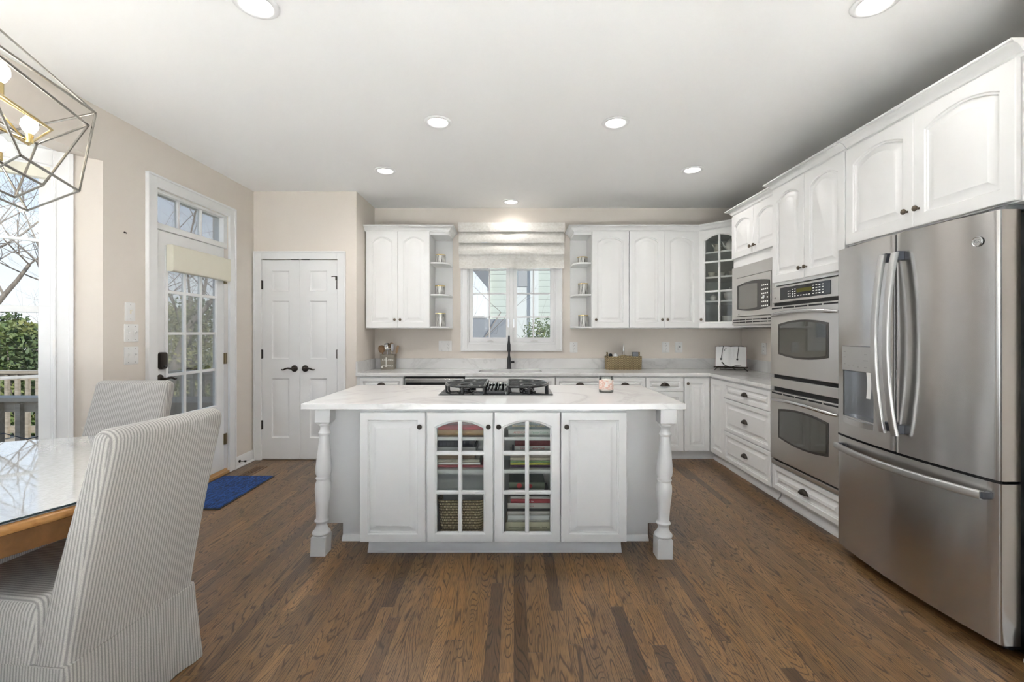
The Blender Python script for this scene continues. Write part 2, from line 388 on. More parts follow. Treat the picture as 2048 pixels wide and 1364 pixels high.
        o.location = loc; o.rotation_euler = rot if rot else (0, 0, rz)
        if parent: o.parent = parent
        if bevel:
            b = o.modifiers.new('bevel', 'BEVEL'); b.width = bevel; b.segments = 2; b.limit_method = 'ANGLE'; b.angle_limit = math.radians(40)
            b.harden_normals = False
        return o
def B(x0, x1, y0, y1, z0, z1): return MB().box(x0, x1, y0, y1, z0, z1)
def rrect(x0, x1, y0, y1, r, n=5):
    p = []
    for cx, cy, a0 in ((x1-r, y1-r, 0), (x0+r, y1-r, PI/2), (x0+r, y0+r, PI), (x1-r, y0+r, 1.5*PI)):
        p += [(cx+r*math.cos(a0+PI/2*k/n), cy+r*math.sin(a0+PI/2*k/n)) for k in range(n+1)]
    return p
def tag(o, label=None, cat=None, group=None, kind=None):
    if label: o['label'] = label
    if cat: o['category'] = cat
    if group: o['group'] = group
    if kind: o['kind'] = kind
    return o
def thing(name, label, cat, loc=(0,0,0), rz=0.0, group=None, kind=None):
    o = bpy.data.objects.new(name, None); COL.objects.link(o); o.location = loc; o.rotation_euler = (0,0,rz)
    o.empty_display_size = 0.1
    return tag(o, label, cat, group, kind)
def struct(o, label, cat): return tag(o, label, cat, None, 'structure')
def part_label(o, t): o['label'] = t; return o
def copy_tree(o, parent=None):
    c = o.copy(); COL.objects.link(c)
    if parent: c.parent = parent
    for ch in list(o.children): copy_tree(ch, c)
    return c
def text(name, body, size, material, parent, loc, rot=(PI/2,0,0), ext=0.0006, align='CENTER', bold=0.0, sx=1.0):
    cu = bpy.data.curves.new(name, 'FONT'); cu.body = body; cu.size = size; cu.extrude = ext; cu.align_x = align; cu.align_y = 'CENTER'
    cu.offset = bold; cu.resolution_u = 2
    t = bpy.data.objects.new(name, cu); COL.objects.link(t)
    dg = bpy.context.evaluated_depsgraph_get(); me = bpy.data.meshes.new_from_object(t.evaluated_get(dg))
    bpy.data.objects.remove(t); bpy.data.curves.remove(cu)
    o = bpy.data.objects.new(name, me); COL.objects.link(o); me.materials.clear(); me.materials.append(MAT[material])
    o.location = loc; o.rotation_euler = rot; o.scale = (sx, 1, 1)
    if parent: o.parent = parent
    return o

# ---- joinery (local frame: x across, front faces -y, z up) ----
def ring(w, h, off, A=0.0, n=12, offb=None):
    ob = off if offb is None else offb
    p = [(off, ob), (w-off, ob)]
    for k in range(n+1):
        t = k/n; p.append((w-off-(w-2*off)*t, h-off-A*(2*t-1)**2))
    return p
def on(lp, y, x0=0, z0=0): return [(a+x0, y, b+z0) for a, b in lp]
def panel_front(w, h, s=0.052, t=0.021, A=0.0):
    R = lambda o, a=0.0: ring(w, h, o, a)
    m_ = MB(); q = min(1.0, (min(w, h)/2-s-.010)/.048)
    m_.loops([on(R(0), 0), on(R(0), -t+.003), on(R(.003), -t), on(R(s, A), -t), on(R(s+.004*q, A), -t+.005), on(R(s+.010*q, A), -t+.006),
              on(R(s+.012*q, A), -t+.013), on(R(s+.020*q, A), -t+.013), on(R(s+.046*q, A), -t+.002), on(R(s+.048*q, A), -t+.001)])
    return m_
def knob(parent, x, y, z, r=0.0145, material='bronze'):
    return MB().lathe([(.006,0),(.0055,-.008),(.0065,-.012),(r*.8,-.015),(r,-.020),(r*.92,-.025),(r*.5,-.028),(.0001,-.029)], 20, (0,0,0), 'y').build('knob', material, parent, (x,y,z), smooth=40)
def cup_pull(parent, x, y, z, w=0.09, h=0.034, d=0.026):
    nu, nv = 18, 6; lps = []
    for j in range(nv+1):
        b = PI/2*j/nv; l = []
        for i in range(nu+1):
            a = PI*i/nu
            l.append((w/2*math.cos(a)*(1-.0*b), -d*math.sin(b)*math.sin(a)**.6, h*math.sin(a)*math.cos(b)))
        lps.append(l)
    m_ = MB().loops(lps, False, False, closed=False)
    m_.box(-w/2-.004, w/2+.004, -.004, 0, -.003, .004)
    o = m_.build('handle', 'bronze', parent, (x,y,z), smooth=50)
    so = o.modifiers.new('thick', 'SOLIDIFY'); so.thickness = .002
    return o
def door_part(parent, x, z, w, h, A=0.0, s=0.055, kx=None, kz=None, y=0.0, material='cabinet_white', name='door', km='pewter_knob'):
    d = panel_front(w, h, s, .021, A).build(name, material, parent, (x, y, z), smooth=25)
    if kx is not None: knob(d, kx, -.021, kz, material=km)
    return d
def drawer_part(parent, x, z, w, h, y=0.0, pull=True, s=0.034, material='cabinet_white', name='drawer_front'):
    d = panel_front(w, h, s, .021, 0).build(name, material, parent, (x, y, z), smooth=25)
    if pull: cup_pull(d, w/2, -.021, h/2-.012)
    return d
def glass_door(parent, x, z, w, h, A, rows, s=0.055, kx=None, kz=None, y=0.0, material='island_white', km='bronze', mw=0.02, r0=None):
    t = .021; R = lambda o, a=0.0: ring(w, h, o, a)
    m_ = MB(); m_.loops([on(R(s+.012, A), -.002), on(R(0), -.0), on(R(0), -t+.003), on(R(.003), -t), on(R(s, A), -t), on(R(s+.004, A), -t+.004),
                         on(R(s+.008, A), -t+.005), on(R(s+.012, A), -t+.011), on(R(s+.012, A), -.002)], False, False)
    i = s+.012
    def bar(x0, x1, z0, z1):
        if x1-x0 < z1-z0: m_.loops([on([(x0,z0),(x1,z0),(x1,z1),(x0,z1)], -.003), on([(x0,z0),(x1,z0),(x1,z1),(x0,z1)], -t+.007), on([(x0+.006,z0),(x1-.006,z0),(x1-.006,z1),(x0+.006,z1)], -t+.002)])
        else: m_.loops([on([(x0,z0),(x1,z0),(x1,z1),(x0,z1)], -.0035), on([(x0,z0),(x1,z0),(x1,z1),(x0,z1)], -t+.0075), on([(x0,z0+.006),(x1,z0+.006),(x1,z1-.006),(x0,z1-.006)], -t+.0025)])
    bar(w/2-mw/2, w/2+mw/2, i-.004, h-i+.004)
    for zr in rows: bar(i-.004, w-i+.004, zr-mw/2, zr+mw/2)
    d = m_.build('door', material, parent, (x, y, z), smooth=25)
    MB().prism(R(s+.009, A), -.0075, -.0055, 'y').build('glass', 'cabinet_glass', d)
    if kx is not None: knob(d, kx, -t, kz, material=km)
    return d
def toe(mb, x0, x1, y, z1, ret=False):
    mb.sweep([(x0, y), (x1, y)], [(0,z1),(0.0,.045),(.004,.034),(.010,.022),(.020,.012),(.022,0),(-.012,0),(-.012,z1)])
    return mb
# ------------------------------------------------------------------ room shell
XL, XR, YB, YP, XP, ZC = -2.66, 2.63, 5.20, 4.597, -1.61, 2.74
BL = 1.15; q = BL/math.sqrt(2); BX, BY1 = XL-q, 2.911-q; BY0 = 1.2130; YB0 = BY0-q   # breakfast bay outline
floor_poly = [(XR+.14, -3.7), (XR+.14, YB+.14), (XL-.14, YB+.14), (XL-.14, 2.93), (XL, 2.911), (BX, BY1), (BX, BY0), (XL, YB0), (XL-.14, YB0-.02), (XL-.14, -3.7)]
struct(MB().prism(floor_poly, -.12, 0).build('floor', 'oak_floor'), 'dark stained oak strip floor of the kitchen', 'floor')
struct(B(XL, XR, -3.6, -.55, 0, .012).build('floor', 'bounce_floor'), 'unseen pale floor added behind the viewer to bounce light', 'floor')
struct(B(XL-.14, XR+.14, -3.7, .30, ZC, ZC+.12).build('ceiling', 'bounce_cut'), 'unseen family room ceiling behind the viewer, darkened to cut bounced light', 'ceiling')
c = MB().box(XL-.14, XR+.14, .30, YB+.14, ZC, ZC+.12)
struct(c.build('ceiling', 'ceiling_paint'), 'smooth white ceiling with recessed lights', 'ceiling')
struct(MB().prism([(XL-.14, 2.911+.05), (BX-.16, BY1+.06), (BX-.16, BY0-.06), (XL-.14, YB0-.05)], 2.407, 2.50).build('ceiling', 'ceiling_paint'), 'lower ceiling of the breakfast bay', 'ceiling')
wl = MB()
wl.prism_holes([(2.911, 0), (YB+.14, 0), (YB+.14, ZC), (YB0, ZC), (YB0, 2.407), (2.911, 2.407)], [[(3.335, .0001), (4.184, .0001), (4.184, 2.375), (3.335, 2.375)]], XL-.14, XL, 'x')
struct(B(XL-.14, XL, -3.7, YB0, 0, ZC).build('wall_rear', 'bounce_cut'), 'unseen family room side wall behind the viewer, darkened to cut bounced light', 'wall')
struct(wl.build('wall_left', 'wall_paint'), 'beige wall with the glazed deck door', 'wall')
wb = MB().prism_holes([(XL-.14, 0), (XR+.14, 0), (XR+.14, ZC), (XL-.14, ZC)], [[(-.535, 1.165), (.478, 1.165), (.478, 2.43), (-.535, 2.43)]], YB, YB+.14, 'y')
struct(wb.build('wall_back', 'wall_paint'), 'beige back wall around the sink window', 'wall')
struct(B(XR, XR+.14, -3.7, 1.0, 0, ZC).build('wall_rear', 'bounce_cut'), 'unseen family room wall behind the refrigerator end wall, darkened to cut bounced light', 'wall')
struct(B(XR, XR+.14, 1.0, YB+.14, 0, ZC).build('wall_right', 'wall_paint'), 'beige wall behind the oven and refrigerator', 'wall')
struct(MB().prism([(1.80, .95), (XR, .95), (XR, 1.765), (2.02, 1.765), (2.02, 1.08), (1.80, 1.08)], 0, ZC).build('wall_side', 'wall_paint', bevel=.008), 'beige end wall beside the refrigerator with an added unseen shading wing', 'wall')  # near wing is added out of view to shade the right cabinets
wr = MB().prism_holes([(XL-.14, 0), (XR+.14, 0), (XR+.14, ZC), (XL-.14, ZC)], [[(-2.3, .55), (1.9, .55), (1.9, 2.55), (-2.3, 2.55)]], -3.74, -3.6, 'y')
struct(wr.build('wall_rear', 'bounce_cut'), 'unseen rear wall darkened to cut bounced light, with an added window', 'wall')
wp = MB().prism_holes([(XL, 0), (XP, 0), (XP, ZC), (XL, ZC)], [[(-2.572, .0001), (-1.798, .0001), (-1.798, 2.046), (-2.572, 2.046)]], YP, YP+.11, 'y')
wp.box(XP-.11, XP, YP+.11, YB, 0, ZC)
struct(wp.build('wall_inner', 'wall_paint', bevel=.006), 'beige pantry closet walls in the corner', 'wall')
struct(B(XL, XP-.11, YP+.12, YB, 0, .01).build('trim_1', 'shadow_gap'), 'dark pantry floor behind the closed doors', 'trim')

def wall_window(n, ox, oy, rz, L_, x0, x1, z0, z1, mid=True, label='', wname='wall_far'):
    """a wall of length L_ with a double hung window: local x along the wall, room side is -y"""
    w = MB().prism_holes([(0, 0), (L_, 0), (L_, 2.407), (0, 2.407)], [[(x0, z0), (x1, z0), (x1, z1), (x0, z1)]], 0, .12, 'y')
    struct(w.build(wname, 'wall_paint', None, (ox, oy, 0), rz), 'beige bay wall around the %s' % label, 'wall')
    t = thing('window_%d' % n, label, 'window', (ox, oy, 0), rz, kind='structure')
    f = MB(); cw = .088
    for a, b, c_, d_ in ((x0-cw, x0, z0, 2.405), (x1, x1+cw, z0, 2.405), (x0, x1, z1, 2.405)): f.box(a, b, -.022, 0.0, c_, d_)
    for a, b in ((x0-cw-.001, x0-cw+.022), (x1+cw-.022, x1+cw+.001)): f.box(a, b, -.03, -.001, z0, 2.4045)
    f.box(x0-.012, x0, -.028, -.02, z0, z1); f.box(x1, x1+.012, -.028, -.02, z0, z1)
    f.box(x0-cw-.02, x1+cw+.02, -.06, 0, z0-.03, z0); f.box(x0-cw, x1+cw, -.02, 0, z0-.12, z0-.03)
    f.build('casing', 'trim_white', t, bevel=.003)
    s = MB(); a, b = x0, x1; st = .052; zm = (z0+z1)/2
    s.box(a, a+.012, 0, .11, z0, z1); s.box(b-.012, b, 0, .11, z0, z1); s.box(a, b, 0, .11, z1-.012, z1); s.box(a, b, 0, .11, z0, z0+.012)
    s.build('jamb', 'trim_white', t)
    for lo, hi, y, nm in ((z0+.012, zm+.02, .02, 'lower_sash'), (zm-.02, z1-.012, .055, 'upper_sash')):
        k = MB(); a1, b1 = a+.012, b-.012
        k.box(a1, a1+st, y, y+.032, lo, hi); k.box(b1-st, b1, y, y+.032, lo, hi)
        k.box(a1+st, b1-st, y, y+.032, lo, lo+(.07 if 'lower' in nm else .04)); k.box(a1+st, b1-st, y, y+.032, hi-.04, hi)
        zz = lo+(.07 if 'lower' in nm else .04); zc = (zz+hi-.04)/2
        k.box(a1+st, b1-st, y+.008, y+.024, zc-.009, zc+.009)
        sh = k.build(nm, 'trim_white', t, bevel=.002)
        B(a1+st-.002, b1-st+.002, y+.014, y+.018, lo+.03, hi-.03).build('glass', 'pane_glass', sh)
    return t
w1 = wall_window(1, BX, BY1, PI/4, BL, .224, .926, .56, 2.315, label='tall double hung bay window beside the deck door', wname='wall_far')
MB().box(.236, .914, .0, .05, 2.235, 2.303).build('roller_shade', 'shade_cream', w1)
MB().box(.924, .934, -.034, -.02, 1.155, 1.25).build('latch', 'plastic_white', w1)
wall_window(2, BX, BY0, PI/2, BY1-BY0, .12, BY1-BY0-.12, .56, 2.315, label='middle double hung window of the breakfast bay', wname='wall_middle')
wall_window(3, XL, YB0, 3*PI/4, BL, .224, .926, .56, 2.315, label='near double hung window of the breakfast bay', wname='wall_near')

# unseen rear window added behind the camera as a light opening
t = thing('window_5', 'unseen wide window added behind the viewer to let light in', 'window', (0, -3.6, 0), 0, kind='structure')
k = MB()
for x in (-2.3, -.93, .43, 1.84): k.box(x, x+.06, -.09, -.04, .55, 2.55)
for z in (.55, 2.49): k.box(-2.3, 1.9, -.09, -.04, z, z+.06)
k.build('frame', 'trim_white', t)

# ---- casings, baseboards
def frame_trim(n, label, fn, a0, a1, zt, w=.078, d=.02):
    m_ = MB(); fn(m_, a0-w, a0, 0, zt+w); fn(m_, a1, a1+w, 0, zt+w); fn(m_, a0, a1, zt, zt+w)
    for (p, q_, r, s_) in ((a0-w-.001, a0-w+.016, 0, zt+w-.0155), (a1+w-.016, a1+w+.001, 0, zt+w-.0155), (a0-w-.001, a1+w+.001, zt+w-.016, zt+w+.001)): fn(m_, p, q_, r, s_, d+.008)
    return struct(m_.build('trim_%d' % n, 'trim_white', bevel=.003), label, 'trim')
def on_left(m_, a, b, z0, z1, d=.02): m_.box(XL, XL+d, a, b, z0, z1)
def on_pantry(m_, a, b, z0, z1, d=.02): m_.box(a, b, YP-d, YP, z0, z1)
frame_trim(2, 'white casing around the deck door and transom', on_left, 3.335, 4.184, 2.375, .09)
frame_trim(3, 'white casing around the pantry doors', on_pantry, -2.572, -1.798, 2.046, .080)
bp = [(0,0),(.022,0),(.022,.012),(.016,.02),(.016,.075),(.013,.083),(.010,.098),(.004,.107),(0,.107)]
b_ = MB().sweep([(XL, 4.597), (XL, 4.276)][::-1], bp)
struct(b_.build('baseboard_left', 'trim_white', smooth=30), 'white baseboard between deck door and pantry', 'baseboard')
struct(MB().sweep([(XL, 2.911), (XL, 3.245)], bp).build('baseboard_far', 'trim_white', smooth=30), 'white baseboard under the light switches', 'baseboard')
struct(MB().sweep([(-1.718, YP), (XP, YP)], bp).build('baseboard_inner', 'trim_white', smooth=30), 'short white baseboard right of the pantry doors', 'baseboard')
struct(MB().sweep([(2.02, 1.765), (2.02, 1.15)], bp).build('baseboard_side', 'trim_white', smooth=30), 'white baseboard of the end wall by the refrigerator', 'baseboard')

# ---- deck door (door_1) with transom (window_6); local frame: y along the wall kept in world axes
d1 = thing('door_1', 'white glazed deck door with twelve lights', 'door', (XL, 3.342, 0), kind='structure')
dw, dz0, dz1 = .806, .042, 2.072; gx0, gx1, gz0, gz1 = .126, .687, .645, 1.935
leaf = MB().prism_holes([(0,dz0),(dw,dz0),(dw,dz1),(0,dz1)], [[(gx0,gz0),(gx1,gz0),(gx1,gz1),(gx0,gz1)]], -.034, -.012, 'x')
rm = [(gx0-.028,gz0-.028),(gx1+.028,gz0-.028),(gx1+.028,gz1+.028),(gx0-.028,gz1+.028)]
leaf.prism_holes(rm, [[(gx0,gz0),(gx1,gz0),(gx1,gz1),(gx0,gz1)]], -.013, -.002, 'x')
lo = leaf.build('leaf', 'door_white', d1, bevel=.004)
k = MB(); nc, nr = 3, 4
for i in range(1, nc):
    y = gx0+(gx1-gx0)*i/nc; k.prism([(y-.011,gz0),(y+.011,gz0),(y+.011,gz1),(y-.011,gz1)], -.032, -.010, 'x')
for j in range(1, nr):
    z = gz0+(gz1-gz0)*j/nr; k.prism([(gx0,z-.011),(gx1,z-.011),(gx1,z+.011),(gx0,z+.011)], -.0318, -.0105, 'x')
k.build('muntins', 'door_white', lo)
B(-.023, -.020, gx0, gx1, gz0, gz1).build('glass', 'pane_glass', lo)
pm = MB(); R_ = lambda o: [(-.012, a+.126, b+.27) for a, b in ring(.561, .30, o, 0, 2)]
off = lambda l, dx: [(x+dx, y, z) for x, y, z in l]
pm.loops([off(R_(0), 0), off(R_(.006), .008), off(R_(.022), .002), off(R_(.05), .004)], False, True)
pm.build('raised_panel', 'door_white', lo, smooth=30)
for z in (.317, 1.06, 1.80):
    h = MB().box(-.014, -.008, .797, .84, z-.05, z+.05)
    h.lathe([(.008,-.05),(.008,.05)], 12, (-.004, .811, z)); h.build('hinge', 'antique_brass', d1, smooth=40)
kb = MB(); kb.loops([[(-.012+dx, y, z) for y, z in rrect(.034+i_, .102-i_, 1.02+i_, 1.148-i_, .018)] for dx, i_ in ((0,0),(.018,0),(.026,.004),(.028,.012))])
db = kb.build('deadbolt', 'bronze', d1, smooth=35)
MB().box(.016, .026, .055, .081, 1.036, 1.046).build('thumb_turn', 'matte_black', db, (.0,0,0), bevel=.003)
def lever(parent, loc, M, name='lever_handle', material='bronze'):
    r = MB().lathe([(.034,0),(.034,.004),(.030,.009),(.024,.013),(.012,.016),(.011,.045),(.0001,.047)], 28, (0,0,0), 'y').xf(M).build(name, material, parent, loc, smooth=40)
    pts = [(0,.040,0),(.02,.043,.002),(.045,.046,.006),(.068,.046,.002),(.088,.045,-.008),(.104,.044,-.010),(.114,.043,-.004)]
    MB().tube(pts, [.010,.0095,.009,.0085,.008,.007,.004], 10).xf(M).build('lever', material, r, smooth=60); return r
lever(d1, (-.012, .052, .947), Matrix(((0,1,0,0),(1,0,0,0),(0,0,1,0),(0,0,0,1))))
struct(MB().box(XL-.13, XL+.015, 3.335, 4.184, 0, .022).prism([(XL-.06,.022),(XL-.005,.022),(XL-.012,.040),(XL-.06,.040)], 3.335, 4.184, 'y').build('trim_4', 'threshold_oak'), 'oak threshold under the deck door', 'trim')
tr = thing('window_6', 'three light transom over the deck door', 'window', (XL, 3.335, 0), kind='structure')
k = MB()
k.box(-.10, -.004, 0, .849, 2.076, 2.122); k.box(-.10, -.006, 0, .849, 2.352, 2.375)
k.box(-.10, -.006, 0, .018, 2.122, 2.352); k.box(-.10, -.006, .80, .849, 2.122, 2.352)
for y in (.278, .539): k.box(-.06, -.03, y-.010, y+.010, 2.122, 2.352)
k.build('frame', 'trim_white', tr, bevel=.003)
B(-.047, -.043, .018, .80, 2.122, 2.352).build('glass', 'pane_glass', tr)
sh = MB().loops([[(x, y, z) for x, z in rrect(0, .055, 1.768, 1.972, .012, 3)] for y in (3.440, 4.140)])
sh.xf(Matrix.Translation((XL+.002, 0, 0)))
tag(sh.build('window_shade', 'shade_cream', smooth=35), 'rolled cream fabric shade across the top of the deck door', 'window shade')

# ---- pantry doors
def pantry_leaf(n, x0, w, label, hinge_left):
    t = thing('door_%d' % n, label, 'door', (x0, YP, 0), kind='structure')
    pans = [(.100, .277, 1.725, 1.930), (.100, .277, 1.030, 1.622), (.100, .277, .228, .830)]
    rc = lambda a,b,c_,d_: [(a,c_),(b,c_),(b,d_),(a,d_)]
    m_ = MB().prism_holes(rc(.0015, w-.0015, .012, 2.040), [rc(*p) for p in pans], -.004, .030, 'y')
    for a, b, c_, d_ in pans:
        R = lambda o: [(p+a, r+c_) for p, r in ring(b-a, d_-c_, o, 0, 2)]
        m_.loops([on(R(0), -.004), on(R(.005), .004), on(R(.010), .006), on(R(.016), .006), on(R(.040), -.001)], False, True)
    lf = m_.build('leaf', 'door_white', t, smooth=25)
    hx = 0.0 if hinge_left else w
    for z in (.36, 1.08, 1.785):
        h = MB().box(hx-.012, hx+.012, -.010, -.004, z-.044, z+.044); h.lathe([(.007,-.046),(.007,.046)], 10, (hx, -.012, z))
        h.build('hinge', 'bronze', t, smooth=40)
    s_ = -1 if hinge_left else 1
    lx = w-.055 if hinge_left else .055
    lever(t, (lx, -.004, .932), Matrix(((s_,0,0,0),(0,-1,0,0),(0,0,1,0),(0,0,0,1))))
    MB().box(lx-.04, lx+.04, -.006, .01, 2.040, 2.046).build('ball_catch', 'bronze', t)
    return t
pantry_leaf(2, -2.572, .387, 'left leaf of the white pantry double door', True)
dr = pantry_leaf(3, -2.185, .387, 'right leaf of the white pantry double door', False)
hk = MB().tube([(.38,-.012,1.868),(.38,-.03,1.868),(.35,-.035,1.868),(.335,-.035,1.865)], .004, 8); hk.box(.374,.386,-.035,-.01,1.83,1.872)
hk.build('hinge_stop', 'bronze', dr)

# ---- sink window (window_4)
w4 = thing('window_4', 'white twin casement window above the sink', 'window', (0, YB, 0), kind='structure')
k = MB(); cw = .077
for a, b, c_, d_ in ((-.612, -.535, 1.090, 2.505), (.478, .555, 1.090, 2.505), (-.535, .478, 2.43, 2.505), (-.535, .478, 1.090, 1.165)): k.box(a, b, -.02, 0, c_, d_)
for a, b, c_, d_ in ((-.613, -.596, 1.106, 2.504), (.539, .556, 1.106, 2.504), (-.613, .556, 1.089, 1.106)): k.box(a, b, -.028, -.001, c_, d_)
k.build('casing', 'trim_white', w4, bevel=.003)
k = MB()
for a, b, c_, d_ in ((-.535,-.520,1.165,2.43), (.463,.478,1.165,2.43), (-.52,.463,2.41,2.43), (-.52,.463,1.165,1.19), (-.048,-.012,1.19,2.41)): k.box(a, b, .0, .13, c_, d_)
k.build('jamb', 'trim_white', w4, bevel=.002)
for x0, x1 in ((-.52, -.05), (-.01, .463)):
    k = MB(); st = .042; y0, y1 = .03, .07; z0, z1 = 1.192, 2.408
    for a, b, c_, d_ in ((x0,x0+st,z0,z1),(x1-st,x1,z0,z1),(x0+st,x1-st,z0,z0+.052),(x0+st,x1-st,z1-.05,z1)): k.box(a, b, y0, y1, c_, d_)
    xm = (x0+x1)/2; k.box(xm-.009, xm+.009, y0+.01, y1-.01, z0+.05, z1-.05)
    for zr in (1.481, 1.755, 2.03): k.box(x0+st, x1-st, y0+.01, y1-.01, zr-.009, zr+.009)
    s_ = k.build('sash', 'trim_white', w4, bevel=.002)
    B(x0+st-.002, x1-st+.002, .048, .052, z0+.045, z1-.045).build('glass', 'pane_glass', s_)
    c_ = MB().box(xm-.03, xm+.045, -.014, .01, 1.194, 1.212); c_.tube([(xm-.02,-.012,1.206),(xm+.02,-.022,1.212),(xm+.05,-.02,1.203)], .006, 8)
    c_.build('crank', 'plastic_white', w4, bevel=.002)
for x in (-.072, -.008): MB().box(x, x+.010, .018, .032, 1.36, 1.46).build('sash_lock', 'chrome', w4)
# pleated roman shade
xs = [-.635+ (1.214)*i/48 for i in range(49)]
bands = [(2.553, 2.447, .075, .090), (2.452, 2.318, .052, .100), (2.325, 2.188, .048, .104), (2.195, 2.030, .05, .066)]
m_ = MB()
for bi, (zt, zb, yt, yb_) in enumerate(bands):
    lps = []
    for j in range(7):
        f_ = j/6; l = []
        for x in xs:
            i_ = 0.0 if bi == 0 else .008
            xx = max(-.635+i_, min(.579-i_, x))
            wv = mnoise.noise(Vector((x*5, bi*3.1, f_*1.2)))*.012*(.2+f_) + mnoise.noise(Vector((x*17, bi, f_*3)))*.004
            if bi == 3: wv *= 1.5
            z = zt+(zb-zt)*f_ + (mnoise.noise(Vector((x*4+9, bi*2.0, 0)))*.007 if f_ > .9 else 0)
            l.append((xx, YB-(yt+(yb_-yt)*math.sin(f_*PI*.62)+wv), z))
        lps.append(l)
    m_.loops(lps, False, False, closed=False)
rs = m_.build('roman_shade', 'shade_fabric', smooth=70)
so = rs.modifiers.new('thick', 'SOLIDIFY'); so.thickness = .004
tag(rs, 'pleated off white roman shade pulled halfway up the sink window', 'window shade')
B(-.63, .574, YB-.072, YB-.0, 2.505, 2.545).build('headrail', 'shade_fabric', rs)

# ---- switches and outlets
def plate(kind, n, label, M, w=.08, h=.127, group=None, loc=(0,0,0), rz=0, horizontal=False):
    nm = {'toggle': 'light_switch', 'outlet': 'wall_outlet', 'mixed': 'switch_outlet_plate', 'blank': 'light_switch', 'night': 'plug_in_night_light', 'charger': 'wall_outlet'}[kind]
    t = thing(nm, label, {'light_switch': 'switch', 'wall_outlet': 'outlet', 'switch_outlet_plate': 'outlet', 'plug_in_night_light': 'outlet'}[nm], loc, rz, group)
    m_ = MB().loops([on(rrect(-w/2+i_, w/2-i_, -h/2+i_, h/2-i_, .006, 3), y) for y, i_ in ((0,0),(-.004,0),(-.006,.004))])
    m_.build('plate', 'plastic_white', t, smooth=30)
    cs = [(-w/2+w*(i+.5)/n) for i in range(n)]
    for i, cxx in enumerate(cs):
        if kind == 'outlet' or (kind == 'mixed' and i == n-1):
            s_ = MB().box(cxx-.017, cxx+.017, -.0068, -.005, -.037, .037)
            for dz in (-.021, .021): s_.lathe([(.016,-.0055),(.016,-.0085),(.0001,-.0085)], 20, (cxx,0,dz), 'y')
            o_ = s_.build('socket', 'plastic_white', t, smooth=40)
            for dz in (-.019, .023):
                d_ = MB().box(cxx-.008, cxx-.0055, -.0092, -.008, dz-.005, dz+.005).box(cxx+.005, cxx+.0075, -.0092, -.008, dz-.005, dz+.005).lathe([(.002,-.0086),(.002,-.0092)], 8, (cxx,0,dz-.012), 'y')
                d_.build('slot', 'rubber_dark', o_)
        elif kind == 'toggle':
            MB().box(cxx-.006, cxx+.006, -.0075, -.0055, -.014, .014).prism([(-.0075, .002), (-.018, .010), (-.016, .014), (-.0075, .010)], cxx-.004, cxx+.004, 'x').build('toggle', 'plastic_ivory' if M == 1 else 'plastic_white', t)
        elif kind == 'mixed':
            MB().box(cxx-.014, cxx+.014, -.0085, -.0055, -.03, .03).build('rocker', 'plastic_white', t, bevel=.002)
        elif kind == 'night':
            MB().loops([on(rrect(-.02+i_, .02-i_, -.035+i_, .035-i_, .012), y) for y, i_ in ((-.006,0),(-.03,0),(-.036,.006))]).build('night_light', 'plastic_white', t, smooth=35)
            MB().box(-.009, .009, -.04, -.034, -.005, .02).build('sensor', 'print_grey', t, bevel=.003)
    for cxx in cs:
        for dz in (-h*.38, h*.38): MB().lathe([(.003,-.0055),(.003,-.0068),(.0001,-.0068)], 8, (cxx,0,dz), 'y').build('screw', 'print_grey', t)
    return t
pl = lambda y, z: (XL, y, z)
plate('toggle', 1, 'single ivory toggle switch, topmost of the three plates by the deck door', 1, .082, .128, loc=pl(3.115, 1.440), rz=PI/2)
plate('toggle', 2, 'double toggle switch plate in the middle of the three by the deck door', 0, .116, .122, loc=pl(3.126, 1.294), rz=PI/2)
plate('toggle', 2, 'double toggle switch plate, lowest of the three by the deck door', 0, .116, .122, loc=pl(3.126, 1.137), rz=PI/2)
plate('mixed', 2, 'white double plate with rocker switch and outlet left of the sink window', 0, .152, .122, loc=(-.794, YB, 1.145))
plate('mixed', 1, 'single white outlet between the sink window and the wall cabinets right of it', 0, .088, .122, loc=(.690, YB, 1.131))
plate('outlet', 1, 'white duplex outlet above the rectangular seagrass basket, further left of two', 0, .084, .122, loc=(1.752, YB, 1.131))
plate('night', 1, 'white plug in night light left of the open cookbook', 0, .084, .122, loc=(1.904, YB, 1.131))
plate('outlet', 1, 'white outlet on the side wall behind the cookbook stand', 0, .084, .122, loc=(XR, 4.73, 1.13), rz=-PI/2)
hk = MB().lathe([(.006,0),(.006,.004),(.003,.006),(.003,.012),(.0001,.013)], 10, (0,0,0), 'x'); hk.tube([(.006,0,0),(.014,0,-.008),(.018,0,-.002)], .002, 6)
tag(hk.build('wall_hook', 'bronze', None, (XL, 3.072, 1.98), smooth=40), 'tiny dark hook high on the wall above the light switches', 'hook')
ds = MB().lathe([(.012,.0),(.012,.01),(.004,.012),(.004,.05),(.009,.052),(.009,.066),(.0001,.068)], 14, (0,0,0), 'x')
tag(ds.build('door_stop', 'bronze', None, (XL+.016, 4.33, .062), smooth=40), 'dark door stop sticking out of the baseboard beside the deck door', 'door stop')

